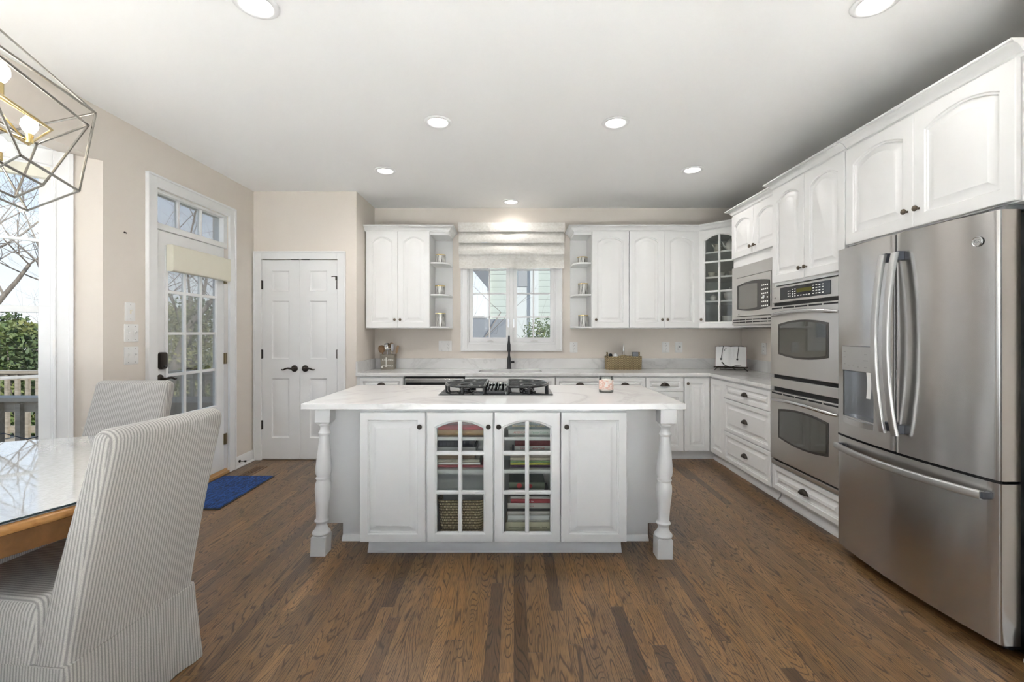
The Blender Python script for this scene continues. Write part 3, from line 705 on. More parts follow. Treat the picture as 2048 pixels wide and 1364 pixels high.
# ---- recessed lights
def downlight(x, y, label, power):
    t = thing('recessed_light', label, 'ceiling light', (x, y, ZC), group=None)
    MB().lathe([(.066,-.001),(.092,-.001),(.094,-.004),(.088,-.009),(.072,-.011),(.066,-.006),(.066,-.001)], 40, cap=False).build('trim_ring', 'trim_white', t, smooth=50)
    MB().lathe([(.0001,-.004),(.066,-.004),(.066,-.002),(.0001,-.002)], 40, cap=False).build('lens', 'lamp_lens', t)
    ld = bpy.data.lights.new('downlight', 'AREA'); ld.shape = 'DISK'; ld.size = .12; ld.energy = power; ld.color = (1, .97, .93); ld.spread = math.radians(150)
    lo_ = bpy.data.objects.new('downlight', ld); COL.objects.link(lo_); lo_.location = (0, 0, -.016); lo_.parent = t
DL = 5.0
for x, y, lb, pw in ((-1.135, 1.98, 'recessed light nearest the viewer on the left, cut by the photo edge', .6), (1.583, 1.97, 'recessed light nearest the viewer on the right, above the refrigerator', .3),
                 (-.52, 3.08, 'recessed light over the left half of the island', 1), (.697, 3.09, 'recessed light over the right half of the island', 1),
                 (-1.143, 4.0, 'recessed light in front of the pantry side wall, far left', 1), (1.578, 3.98, 'recessed light in front of the corner cabinets, far right', .65),
                 (-.033, 4.943, 'recessed light directly above the sink window', .22)):
    downlight(x, y, lb, DL*pw)
# ------------------------------------------------------------------ base cabinets, counters
YF = 4.60; ZB0, ZB1 = .088, .853
def base_cab(x0, x1, label, kind, rz=0.0, loc=None, **kw):
    w = x1-x0; t = thing('base_cabinet', label, 'cabinet', loc or (x0, YF, 0), rz)
    dep = kw.get('dep', .56)
    MB().box(0, w, 0, dep, ZB0, ZB1).build('carcass', 'cabinet_white', t)
    g = .004
    if kind == 'drawer_door':
        drawer_part(t, g, .700, w-2*g, .138); door_part(t, g, ZB0+.004, w-2*g, .604, 0, .052, kw.get('kx', w*.85), .56)
    elif kind == 'sink':
        drawer_part(t, g, .700, w-2*g, .138, pull=False, name='false_front')
        for i in range(2): door_part(t, g+i*(w/2), ZB0+.004, w/2-1.5*g, .604, 0, .052, (w/2-.04) if i == 0 else .03, .56)
    elif kind == 'three':
        for z0, h in ((.683, .155), (.376, .300), (.098, .272)): drawer_part(t, g, z0, w-2*g, h)
    tb = MB(); toe(tb, kw.get('tx0', 0), kw.get('tx1', w), .055, ZB0); tb.build('toe_board', 'cabinet_white', t, smooth=30)
    return t
MB_f = B(0, .03, 0, .02, ZB0, ZB1)
base_cab(-1.575, -1.125, 'white base cabinet with drawer left of the dishwasher', 'drawer_door')
base_cab(-.50, .42, 'white sink base cabinet right of the dishwasher', 'sink', dep=.07)
base_cab(.422, .922, 'white drawer base behind the candle jar, right of the sink base', 'drawer_door')
base_cab(.924, 1.34, 'white drawer base behind the right end of the island counter', 'drawer_door')
base_cab(1.342, 1.730, 'white drawer base left of the corner cabinet', 'drawer_door', kx=.05)
tag(B(XP, -1.577, YF, YF+.02, 0, ZB1).build('filler_strip', 'cabinet_white'), 'narrow white filler strip between pantry wall and first base cabinet', 'filler')
# corner cabinet with folding doors
t = thing('corner_base_cabinet', 'white corner base cabinet with two folding doors', 'cabinet', (1.732, YF, 0))
MB().prism([(0,0),(.284,0),(.284,-.328),(.89,-.328),(.89,.56),(0,.56)], ZB0, ZB1).build('carcass', 'cabinet_white', t)
door_part(t, .003, ZB0+.004, .256, .746, 0, .052, .03, .69)
d = panel_front(.300, .746, .052).build('door', 'cabinet_white', t, (.284, -.026, ZB0+.004), -PI/2, smooth=25)
tb = MB().sweep([(0,.055), (.339,.055), (.339,-.328)], [(0,ZB0),(0,.045),(.004,.034),(.010,.022),(.020,.012),(.022,0),(-.012,0),(-.012,ZB0)])
tb.build('toe_board', 'cabinet_white', t, smooth=30)
# right run (front faces -x): local x runs toward the viewer
XF = 2.01
base_cab(0, .780, 'white base cabinet with three drawers left of the double oven', 'three', -PI/2, (XF, 4.268, 0))

# dishwasher
t = thing('dishwasher', 'stainless dishwasher under the back counter left of the sink', 'dishwasher', (-1.118, YF, 0))
B(.0, .61, .03, .56, .09, .85).build('tub', 'rubber_dark', t)
B(.006, .604, -.022, .03, .10, .69).build('door', 'stainless', t, bevel=.006)
B(.006, .604, -.022, .03, .694, .832).build('control_panel', 'stainless', t, bevel=.006)
B(.018, .592, -.025, -.02, .742, .792).build('display_strip', 'black_gloss', t, bevel=.004)
text('lettering', 'GE', .014, 'print_grey', t, (.07, -.0258, .757))
MB().tube([(.06,-.03,.70),(.06,-.055,.705),(.55,-.055,.705),(.55,-.03,.70)], .009, 10).build('handle', 'stainless_bar', t, smooth=50)

# countertop with sink cut-out
ct = thing('countertop', 'white quartz counter running along the back and right walls', 'countertop', (0,0,0))
m_ = MB().prism_holes([(XP, 4.568), (1.98, 4.568), (1.98, 3.474), (XR, 3.474), (XR, YB), (XP, YB)], [rrect(-.375, .295, 4.690, 5.055, .05)], .855, .888, 'z')
m_.build('slab', 'quartz', ct, bevel=.003)
B(XP, XR, YB-.02, YB, .888, 1.003).build('backsplash', 'quartz', ct, bevel=.002)
B(XP, XP+.02, 4.575, YB-.02, .888, 1.003).build('side_splash', 'quartz', ct, bevel=.002)
B(XR-.02, XR, 3.474, YB-.02, .888, 1.003).build('side_splash', 'quartz', ct, bevel=.002)
sk = thing('sink', 'white undermount sink below the window', 'sink', (-.04, 4.872, 0))
m_ = MB().loops([[(x,y,z) for x,y in rrect(-.345+i_, .345-i_, -.193+i_, .193-i_, .06)] for z, i_ in ((.854,-.012),(.854,.0),(.700,.012),(.672,.035))], False, True)
m_.loops([[(x,y,z) for x,y in rrect(-.345+i_, .345-i_, -.193+i_, .193-i_, .06)] for z, i_ in ((.672,.02),(.854,-.012))], True, False)
m_.build('bowl', 'plastic_white', sk, smooth=50)
MB().lathe([(.045,.674),(.04,.676),(.0001,.675)], 24).build('drain', 'chrome', sk, smooth=50)
# faucet
fc = thing('faucet', 'tall dark pull down faucet at the sink', 'faucet', (-.056, 5.105, .888))
MB().lathe([(.027,0),(.027,.006),(.023,.012),(.022,.075),(.021,.115),(.013,.150),(.012,.17)], 24).build('body', 'matte_black', fc, smooth=45)
pts = [(0,0,.16)]+[(0, -.085+.085*math.cos(a), .285+.085*math.sin(a)) for a in [PI*k/12 for k in range(0, 12)]]
MB().tube(pts, .0115, 14).build('spout', 'matte_black', fc, smooth=60)
MB().lathe([(.0125,.02),(.014,.0),(.019,-.02),(.020,-.085),(.016,-.098),(.0001,-.098)], 18, (0,-.170,.30)).build('spray_head', 'matte_black', fc, smooth=50)
MB().tube([(.018,0,.078),(.06,0,.080)], .0125, 14).build('handle', 'matte_black', fc, smooth=50)

# ------------------------------------------------------------------ wall cabinets
YU = 4.86; ZU0, ZU1 = 1.347, 2.388; TOP = 2.451
crown = [(0,ZU1),(0.004,ZU1),(.008,2.398),(.016,2.402),(.022,2.414),(.036,2.430),(.052,2.436),(.052,2.440),(.060,2.442),(.060,TOP),(-.02,TOP),(-.02,ZU1)]
def end_shelf(t, x0, x1, side):
    """open end shelves: back board, bottom and two rounded shelves; side=+1 rounded at x1, -1 rounded at x0"""
    dep = YB-YU; w = x1-x0
    def shelf(z0, z1):
        r = .11; p = []
        o = [(0, dep), (0, .02)]
        o += [(w-r+r*math.sin(PI/2*k/10), .02+r-r*math.cos(PI/2*k/10)) for k in range(11)] + [(w, dep)]
        if side < 0: o = [(w-a, b) for a, b in o][::-1]
        MB().prism([(a+x0, b) for a, b in o], z0, z1).build('shelf', 'cabinet_white', t, smooth=40, bevel=.004)
    shelf(ZU0, ZU0+.018); shelf(1.700, 1.718); shelf(2.047, 2.065)
    B(x0, x1, dep-.015, dep, ZU0, ZU1).build('back_board', 'cabinet_white', t)
    B(x0, x1, .012, dep, ZU1-.03, ZU1).build('valance', 'cabinet_white', t)
# left upper
t = thing('wall_cabinet', 'white two door wall cabinet left of the sink window with open end shelves', 'cabinet', (-1.600, YU, 0))
B(0, .692, 0, YB-YU, ZU0, ZU1).build('carcass', 'cabinet_white', t)
for i, (x0, w, kx) in enumerate(((.008, .340, .312), (.351, .340, .028))): door_part(t, x0, ZU0+.004, w, 1.038, .050, .058, kx, .088)
end_shelf(t, .692, .893, 1)
MB().sweep([(-.01,0), (.893,0), (.893,YB-YU)], crown).build('crown', 'cabinet_white', t, smooth=30)
# right uppers
t = thing('wall_cabinet', 'white single door wall cabinet right of the sink window with open end shelves', 'cabinet', (.648, YU, 0))
B(.189, .590, 0, YB-YU, ZU0, ZU1).build('carcass', 'cabinet_white', t)
door_part(t, .192, ZU0+.004, .396, 1.038, .050, .058, .040, .088)
end_shelf(t, 0, .189, -1)
t = thing('wall_cabinet', 'white two door wall cabinet between single door cabinet and glass corner cabinet', 'cabinet', (1.239, YU, 0))
B(0, .758, 0, YB-YU, ZU0, ZU1).build('carcass', 'cabinet_white', t)
for x0, w, kx in ((.003, .376, .348), (.381, .374, .028)): door_part(t, x0, ZU0+.004, w, 1.038, .050, .058, kx, .088)
# corner glass cabinet
CX, CY = 2.000, 4.86
t = thing('corner_wall_cabinet', 'white diagonal corner cabinet with arched glass door', 'cabinet', (CX, CY, 0))
pl5 = [(0,0),(.30,-.30),(.63,-.30),(.63,.34),(0,.34)]
inner = [(.02,.01),(.305,-.275),(.61,-.28),(.61,.32),(.02,.32)]
m_ = MB().prism(pl5, ZU0, ZU0+.02).prism(pl5, ZU1-.03, ZU1)
m_.box(.61, .63, -.30, .34, ZU0, ZU1); m_.box(0, .63, .32, .34, ZU0, ZU1); m_.box(-.0, .018, .012, .32, ZU0, ZU1); m_.box(.305, .61, -.30, -.282, ZU0, ZU1)
m_.build('carcass', 'cabinet_white', t)
for z in (1.640, 1.895, 2.160): MB().prism(inner, z-.018, z).build('shelf', 'cabinet_white', t)
gd = glass_door(t, 0, 0, .420, 1.038, .05, (.383, .695), .052, .034, .088, material='cabinet_white', km='pewter_knob')
gd.location = (.003, -.003, ZU0+.004); gd.rotation_euler = (0,0,-PI/4)
MB().sweep([(-1.352,.34), (-1.352,0), (0,0), (.285,-.285)], crown).build('crown', 'cabinet_white', t, smooth=30)
# microwave cabinet (faces -x)
XM = 2.075
t = thing('wall_cabinet', 'white cabinet over and around the built in microwave', 'cabinet', (XM, 4.250, 0), -PI/2)
Wm = .775; dm = XR-XM
m_ = MB().box(0, Wm, 0, dm, 1.900, ZU1).box(0, Wm, 0, dm, ZU0, 1.364).box(0, .018, 0, dm, 1.364, 1.90).box(Wm-.018, Wm, 0, dm, 1.364, 1.90).box(.018, Wm-.018, dm-.015, dm, 1.364, 1.90)
m_.build('carcass', 'cabinet_white', t)
for x0, w, kx in ((.004, .382, .352), (.389, .382, .030)): door_part(t, x0, 1.985, w, .400, .045, .055, kx, .062)
MB().sweep([(0,dm), (0,0), (Wm-.002,0)], crown).build('crown', 'cabinet_white', t, smooth=30)
# tall oven cabinet
YT0, YT1 = 3.470, 2.706; Wt = YT0-YT1
t = thing('oven_cabinet', 'tall white cabinet holding the double wall oven', 'cabinet', (XF, YT0, 0), -PI/2)
dm = XR-XF
m_ = MB().box(0, Wt, .004, dm, 1.655, ZU1).box(0, Wt, .004, dm, ZB0, .300).box(0, .018, .004, dm, .30, 1.655).box(Wt-.018, Wt, .004, dm, .30, 1.655).box(.018, Wt-.018, dm-.02, dm, .3, 1.655)
m_.build('carcass', 'cabinet_white', t)
for x0, w, kx in ((.004, .376, .348), (.384, .376, .028)): door_part(t, x0, 1.675, w, .712, .045, .055, kx, .070)
drawer_part(t, .004, .108, Wt-.008, .182)
tb = MB(); toe(tb, 0, Wt, .055, ZB0); tb.build('toe_board', 'cabinet_white', t, smooth=30)
MB().sweep([(0,.062), (0,0), (Wt,0)], crown).build('crown', 'cabinet_white', t, smooth=30)
# cabinet over the refrigerator
t = thing('wall_cabinet', 'white two door cabinet above the refrigerator', 'cabinet', (XF, YT1-.002, 0), -PI/2)
Wf = .922
B(0, Wf, .004, dm, 1.815, ZU1).build('carcass', 'cabinet_white', t)
MB().sweep([(.002,0), (.940,0)], crown).build('crown', 'cabinet_white', t, smooth=30)
for x0, w, kx in ((.003, .458, .425), (.463, .456, .030)): door_part(t, x0, 1.820, w, .567, .045, .058, kx, .085)

# ------------------------------------------------------------------ microwave
t = thing('microwave', 'built in stainless microwave with arched dark window', 'microwave', (XM-.006, 4.232, 0), -PI/2)
Wt2 = .738
rc = lambda a,b,c_,d_: [(a,c_),(b,c_),(b,d_),(a,d_)]
MB().prism_holes(rc(0, Wt2, 1.366, 1.897), [rc(.088, .650, 1.440, 1.795)], -.018, .0, 'y').build('trim_frame', 'stainless_oven', t, bevel=.002)
B(.05, .69, .0, .42, 1.42, 1.83).build('body', 'rubber_dark', t)
B(.091, .647, -.022, .0, 1.443, 1.792).build('door', 'stainless_oven', t, bevel=.003)
def lens_shape(x0, x1, z0, z1, at, ab, n=14):
    p = [(x0+(x1-x0)*k/n, z0+ab*((2*k/n-1)**2)) for k in range(n+1)]
    return p+[(x1-(x1-x0)*k/n, z1-at*((2*k/n-1)**2)) for k in range(n+1)]
MB().prism(lens_shape(.108, .632, 1.487, 1.745, .022, .022), -.026, -.021, 'y').build('window_bezel', 'bezel_dark', t, bevel=.002)
MB().prism(lens_shape(.150, .455, 1.505, 1.722, .008, .008), -.0275, -.025, 'y').build('window', 'micro_glass', t)
bt = MB()
for r in range(6):
    for c_ in range(4):
        if r == 2 and c_ in (1, 2): continue
        bt.box(.520+c_*.026, .534+c_*.026, -.0275, -.0255, 1.512+r*.034, 1.523+r*.034)
bt.build('keypad', 'print_white', t)
MB().lathe([(.016,-.026),(.015,-.034),(.0001,-.035)], 20, (.560,0,1.590), 'y').build('dial', 'chrome', t, smooth=40)
vt = MB()
for r in range(2):
    for c_ in range(6): vt.box(.022+c_*.116, .126+c_*.116, -.0195, -.017, 1.386+r*.022, 1.395+r*.022)
vt.build('vent_slots', 'shadow_gap', t)
text('lettering', 'GE', .014, 'print_dark', t, (.135, -.0225, 1.462))

# ------------------------------------------------------------------ double oven
t = thing('double_oven', 'stainless double wall oven with two bowed handles', 'oven', (XF-.012, YT0-.010, 0), -PI/2)
Wo = .745
B(.02, Wo-.02, .016, .55, .302, 1.65).build('body', 'rubber_dark', t)
B(0, Wo, -.012, .016, 1.520, 1.642).build('control_panel', 'stainless_oven', t, bevel=.004)
B(.105, .640, -.0145, -.011, 1.538, 1.628).build('control_glass', 'black_gloss', t, bevel=.003)
B(.300, .460, -.0152, -.0142, 1.578, 1.604).build('display', 'display_green', t)
bt = MB()
for (x0, z0, nx, nz, dx, dz) in ((.20, 1.556, 2, 3, .020, .018), (.250, 1.553, 2, 4, .026, .016), (.47, 1.553, 4, 4, .030, .018), (.31, 1.553, 5, 1, .03, .02)):
    for i in range(nx):
        for j in range(nz): bt.box(x0+i*dx, x0+i*dx+dx*.55, -.0153, -.0143, z0+j*dz, z0+j*dz+.006)
bt.build('keypad', 'print_white', t)
text('lettering', 'GE', .016, 'print_dark', t, (.04, -.0125, 1.556))
def oven_door(z0, z1, wz0, wz1, hz, ab, at):
    d = MB().prism(rc(.002, Wo-.002, z0, z1), -.026, .0, 'y').build('door', 'stainless_oven', t, bevel=.005)
    MB().prism(lens_shape(.105, .640, wz0, wz1, at, ab), -.029, -.025, 'y').build('window_bezel', 'bezel_dark', d, bevel=.002)
    MB().prism(lens_shape(.125, .620, wz0+.014, wz1-.014, at, ab), -.0305, -.028, 'y').build('window', 'oven_glass', d)
    n = 16; pts = [(.02+(Wo-.04)*k/n, -.030-.042*math.sin(PI*k/n)**.5, hz+.020*(math.sin(PI*k/n))) for k in range(n+1)]
    MB().tube(pts, [.008]+[.0125]*(n-1)+[.008], 12).build('handle', 'stainless_bar', d, smooth=60)
    v_ = MB()
    for k in range(5): v_.box(.02+k*.143, .150+k*.143, -.0268, -.0255, z1-.021, z1-.010)
    v_.build('vent_slots', 'shadow_gap', d)
B(.012, Wo-.012, -.004, .016, 1.494, 1.520).build('vent_gap', 'shadow_gap', t)
oven_door(.982, 1.494, 1.112, 1.385, 1.425, .024, .026)
B(.012, Wo-.012, -.004, .016, .955, .982).build('vent_gap', 'shadow_gap', t)
B(-.004, Wo, -.022, .016, .890, .955).build('centre_rail', 'stainless_oven', t, bevel=.004)
B(.012, Wo-.012, -.004, .016, .858, .890).build('vent_gap', 'shadow_gap', t)
oven_door(.345, .858, .490, .752, .790, .026, .024)
B(.012, Wo-.012, -.004, .016, .332, .345).build('vent_gap', 'shadow_gap', t)
B(0, Wo, -.020, .016, .302, .332).build('bottom_trim', 'stainless_oven', t, bevel=.003)
# ------------------------------------------------------------------ refrigerator (faces -x)
FW = .91
fr = thing('refrigerator', 'large stainless french door refrigerator with bottom freezer drawer', 'refrigerator', (1.940, 2.700, 0), -PI/2)
B(.012, FW-.012, .082, .62, .035, 1.775).build('body', 'rubber_dark', fr)
def bow(x): return -.040*(1-((x-FW/2)/(FW/2))**2)
def slab(x0, x1, z0, z1, back=.076, n=18, r0=True, r1=True):
    p = []
    rr_ = .012
    xs_ = [x0+(x1-x0)*k/n for k in range(n+1)]
    p = [(x, bow(x)) for x in xs_]
    if r0: p = [(x0, bow(x0)+rr_), (x0+.003, bow(x0)+.004), (x0+rr_, bow(x0+rr_))]+[a for a in p if a[0] > x0+rr_+.001]
    if r1: p = [a for a in p if a[0] < x1-rr_-.001]+[(x1-rr_, bow(x1-rr_)), (x1-.003, bow(x1)+.004), (x1, bow(x1)+rr_)]
    return MB().prism(p+[(x1, back), (x0, back)], z0, z1)
DX0, DX1, DZ0, DZ1 = .062, .318, .815, 1.093
ld = slab(0, .4525, 1.093, 1.785); 
ld.v += []; a_ = slab(0, .4525, .700, .815); ld.add(a_.v, a_.f)
a_ = slab(0, DX0, .815, 1.093, r1=False, n=6); ld.add(a_.v, a_.f)
a_ = slab(DX1, .4525, .815, 1.093, r0=False, n=8); ld.add(a_.v, a_.f)
left = ld.build('door', 'stainless', fr, smooth=25)
right = slab(.4575, FW, .700, 1.785).build('door', 'stainless', fr, smooth=25)
fz = slab(0, FW, .045, .688).build('freezer_drawer', 'stainless', fr, smooth=25)
B(.006, FW-.006, .0, .08, .688, .700).build('gasket', 'shadow_gap', fr)
B(.449, .461, -.030, .08, .70, 1.78).build('gasket', 'shadow_gap', fr)
# dispenser
dp = MB(); n = 10
dp.box(DX0, DX1, .055, .075, DZ0, DZ1)
lps = []
for k in range(n+1):
    x = DX0+(DX1-DX0)*k/n; y = .052-.05*(2*k/n-1)**2*0.0
    lps.append([(x, .052-.055*(abs(2*k/n-1)**3), DZ0), (x, .052-.055*(abs(2*k/n-1)**3), DZ1)])
dp.loops(lps, False, False, closed=False)
dp.build('dispenser_recess', 'dispenser_grey', left, smooth=50)
lps = [[(x, bow(x)-.002, 1.085) for x in [DX0-.006+(DX1-DX0+.012)*k/n for k in range(n+1)]]]
lps = []
for k in range(n+1):
    x = DX0-.004+(DX1-DX0+.008)*k/n; b = bow(x)
    lps.append([(x, b+.01, 1.075), (x, b-.004, 1.080), (x, b-.004, 1.215), (x, b+.01, 1.215)])
MB().loops(lps).build('dispenser_panel', 'handle_steel', left, smooth=30)
o_ = MB()
for k in range(n):
    x = DX0-.006+(DX1-DX0+.012)*k/n; x2 = DX0-.006+(DX1-DX0+.012)*(k+1)/n
    o_.loops([[(x, bow(x)-.0012, 1.217), (x, bow(x)-.0012, 1.2195), (x, bow(x)+.004, 1.2195), (x, bow(x)+.004, 1.217)], [(x2, bow(x2)-.0012, 1.217), (x2, bow(x2)-.0012, 1.2195), (x2, bow(x2)+.004, 1.2195), (x2, bow(x2)+.004, 1.217)]])
o_.build('panel_seam', 'mount_dark', left)
ic = MB()
for (x, z, w_) in ((.085, 1.185, .016), (.085, 1.155, .016), (.085, 1.115, .012), (.125, 1.110, .012), (.165, 1.107, .012), (.205, 1.104, .012), (.265, 1.175, .02), (.265, 1.142, .034), (.265, 1.105, .02)):
    ic.box(x-w_/2, x+w_/2, bow(x)-.0052, bow(x)-.0035, z-.002, z+.002)
ic.build('button_icons', 'print_grey', left)
lps = []
for k in range(n+1):
    x = DX0+(DX1-DX0)*k/n; b = bow(x)
    lps.append([(x, .05, .790), (x, b-.016*math.sin(PI*k/n)-.001, .775), (x, b-.016*math.sin(PI*k/n)-.001, .806), (x, .05, .818)])
MB().loops(lps).build('drip_tray', 'stainless_bar', left, smooth=30)
B(.150, .172, .0, .05, 1.078, 1.093).build('spout', 'black_gloss', left)
def bar_handle(pts, w_, d_, name, parent, endmat='dispenser_grey', vertical=True):
    lps = []
    for (x, y, z) in pts:
        if vertical: lps.append([(x+a, y+b, z) for a, b in rrect(-w_/2, w_/2, -d_/2, d_/2, .006, 3)])
        else: lps.append([(x, y+b, z+a) for a, b in rrect(-w_/2, w_/2, -d_/2, d_/2, .006, 3)])
    return MB().loops(lps).build(name, 'handle_steel', parent, smooth=40)
for xh, par in ((.424, left), (.496, right)):
    n = 20; pts = []
    for k in range(n+1):
        f_ = k/n; z = .790+(.897)*f_; s_ = math.sin(PI*f_)**.8
        pts.append((xh, bow(xh)-.034-.045*s_, z))
    h = bar_handle(pts, .034, .020, 'handle', par)
    for z in (.798, 1.648): B(xh-.014, xh+.014, bow(xh)-.03, bow(xh)+.002, z, z+.045).build('handle_mount', 'mount_dark', h, bevel=.004)
n = 24; pts = []
for k in range(n+1):
    f_ = k/n; x = .035+(FW-.075)*f_; pts.append((x, bow(x)-.032-.030*math.sin(PI*f_), .632))
h = bar_handle(pts, .034, .022, 'handle', fz, vertical=False)
for x in (.030, FW-.052): B(x, x+.024, bow(x)-.036, bow(x)+.004, .618, .646).build('handle_mount', 'mount_dark', h, bevel=.004)
bd = MB().lathe([(.0215,0),(.0215,-.003),(.019,-.0045),(.0175,-.003),(.0001,-.003)], 32, (.830, bow(.830)-.001, 1.672), 'y').build('badge', 'stainless_bar', right, smooth=40)
bd.rotation_euler = (0,0,0)
text('lettering', 'GE', .020, 'print_grey', bd, (.830, bow(.830)-.0055, 1.672))
m_ = MB().box(FW-.07, FW-.008, .02, .10, 1.785, 1.800).box(FW-.05, FW-.012, .02, .13, 1.800, 1.808); m_.build('hinge_cover', 'dispenser_grey', fr, bevel=.004)
m_ = MB().box(FW-.075, FW-.006, .01, .085, .689, .6985); m_.build('middle_hinge', 'rubber_dark', fr)
m_ = MB().box(.03, FW-.03, .06, .12, .012, .045)
for x in (.06, FW-.06): m_.lathe([(.018,0),(.018,.03)], 14, (x, .09, 0))
m_.build('base_grille', 'rubber_dark', fr)
ps = MB().loops([[(.266+.028*a, -.034+.006*math.sin(f_*3), 1.090-.152*f_) for a in (0, .5, 1)] for f_ in [k/8 for k in range(9)]], False, False, closed=False)
pp = ps.build('paper_slip', 'paper_white', None, (1.940, 2.700, 0), -PI/2, smooth=60)
so = pp.modifiers.new('thick', 'SOLIDIFY'); so.thickness = .002
tag(pp, 'white paper slip hanging in the water dispenser of the refrigerator', 'paper')

# ------------------------------------------------------------------ island
isl = thing('kitchen_island', 'white kitchen island with two turned legs and glass book cabinets', 'island', (-.118, 2.60, 0))
ox = .118
DXs = [(-.884, -.508), (-.499, -.120), (-.113, .264), (.270, .646)]
zb, zt = .094, .838
# bookcase carcass: hollow in the two middle bays
m_ = MB(); bx = lambda a,b,c_,d_,e_,f_: m_.box(a+ox, b+ox, c_, d_, e_, f_)
bx(-.886, -.500, .0, .30, zb, .852); bx(.268, .648, .0, .30, zb, .852)
bx(-.500, .268, .28, .30, zb, .852); bx(-.500, .268, .0, .28, .826, .852); bx(-.500, .268, .0, .28, zb, zb+.022); bx(-.126, -.106, .0, .28, zb+.022, .826)
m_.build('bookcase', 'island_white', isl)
for (a, b, zz) in ((-.500, -.126, .688), (-.106, .268, .688), (-.500, -.126, .499), (-.106, .268, .499)):
    B(a+ox, b+ox, .012, .28, zz-.019, zz).build('shelf', 'island_white', isl)
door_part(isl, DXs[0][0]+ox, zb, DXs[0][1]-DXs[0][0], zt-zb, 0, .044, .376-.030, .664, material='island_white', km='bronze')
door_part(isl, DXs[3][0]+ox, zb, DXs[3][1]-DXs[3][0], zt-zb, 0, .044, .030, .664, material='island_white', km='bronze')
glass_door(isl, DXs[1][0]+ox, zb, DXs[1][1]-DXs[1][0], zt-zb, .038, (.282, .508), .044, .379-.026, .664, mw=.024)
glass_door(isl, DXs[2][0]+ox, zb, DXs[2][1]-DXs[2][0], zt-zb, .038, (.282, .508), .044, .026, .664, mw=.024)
tb = MB(); toe(tb, -.862+ox, .634+ox, .070, zb); tb.build('toe_board', 'island_white', isl, smooth=30)
# end blocks with side toe kicks
m_ = MB()
prof = [(-1.175,.104), (-1.071,.104), (-1.071,0), (.838,0), (.838,.104), (.942,.104), (.942,.852), (-1.175,.852)]
m_.prism([(a+ox, b) for a, b in prof], .215, .88, 'y')
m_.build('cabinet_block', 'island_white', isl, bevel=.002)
for a, b in ((-1.071, -.80), (.58, .838)):
    MB().sweep([(a+ox, .215), (b+ox, .215)], [(0,.032),(.004,.03),(.010,.020),(.018,.010),(.020,0),(-.01,0),(-.01,.032)]).build('shoe_moulding', 'island_white', isl, smooth=30)
B(.8385+ox, .850+ox, .215+.02, .86, .004, .103).build('side_toe_board', 'planter_wood', isl)
prof = [(.0425,.112),(.050,.118),(.052,.124),(.050,.131),(.043,.137),(.038,.145),(.033,.155),(.030,.168),(.030,.178),(.034,.184),(.040,.190),(.0405,.196),(.036,.202),(.0325,.208),(.0330,.24),(.036,.29),(.041,.335),(.044,.38),(.043,.410),(.037,.428),(.036,.434),(.041,.440),(.0415,.446),(.037,.452),(.037,.458),(.043,.470),(.045,.495),(.043,.530),(.038,.585),(.032,.64),(.0285,.68),(.028,.696),(.034,.702),(.035,.710),(.031,.716),(.026,.726),(.025,.742),(.031,.752),(.037,.757),(.038,.763),(.034,.770),(.030,.778)]
def leg(xb, xt, y, label):
    h = .043; m_ = MB()
    m_.loops([[(a, b, z) for a, b in [(-h-i_,-h-i_),(h+i_,-h-i_),(h+i_,h+i_),(-h-i_,h+i_)]] for z, i_ in ((0,0),(.108,0),(.120,-.012))])
    m_.loops([[(a, b, z) for a, b in [(-h-i_,-h-i_),(h+i_,-h-i_),(h+i_,h+i_),(-h-i_,h+i_)]] for z, i_ in ((.762,-.012),(.776,0),(.855,0))])
    m_.lathe(prof, 32)
    sh = Matrix.Identity(4); sh[0][2] = (xt-xb)/.815
    return part_label(m_.xf(sh).build('leg', 'island_white', isl, (xb+ox, y-2.60, 0), smooth=40, bevel=0), label)
leg(-1.136, -1.108, 2.645, 'turned leg at the left end'); leg(.862, .880, 2.610, 'turned leg at the right end')
ic_ = MB().prism([(-1.218,2.570),(.986,2.570),(.986,3.510),(-1.218,3.510)], .855, .888).build('island_countertop', 'quartz', bevel=.003)
tag(ic_, 'white quartz island counter holding the gas cooktop', 'countertop')

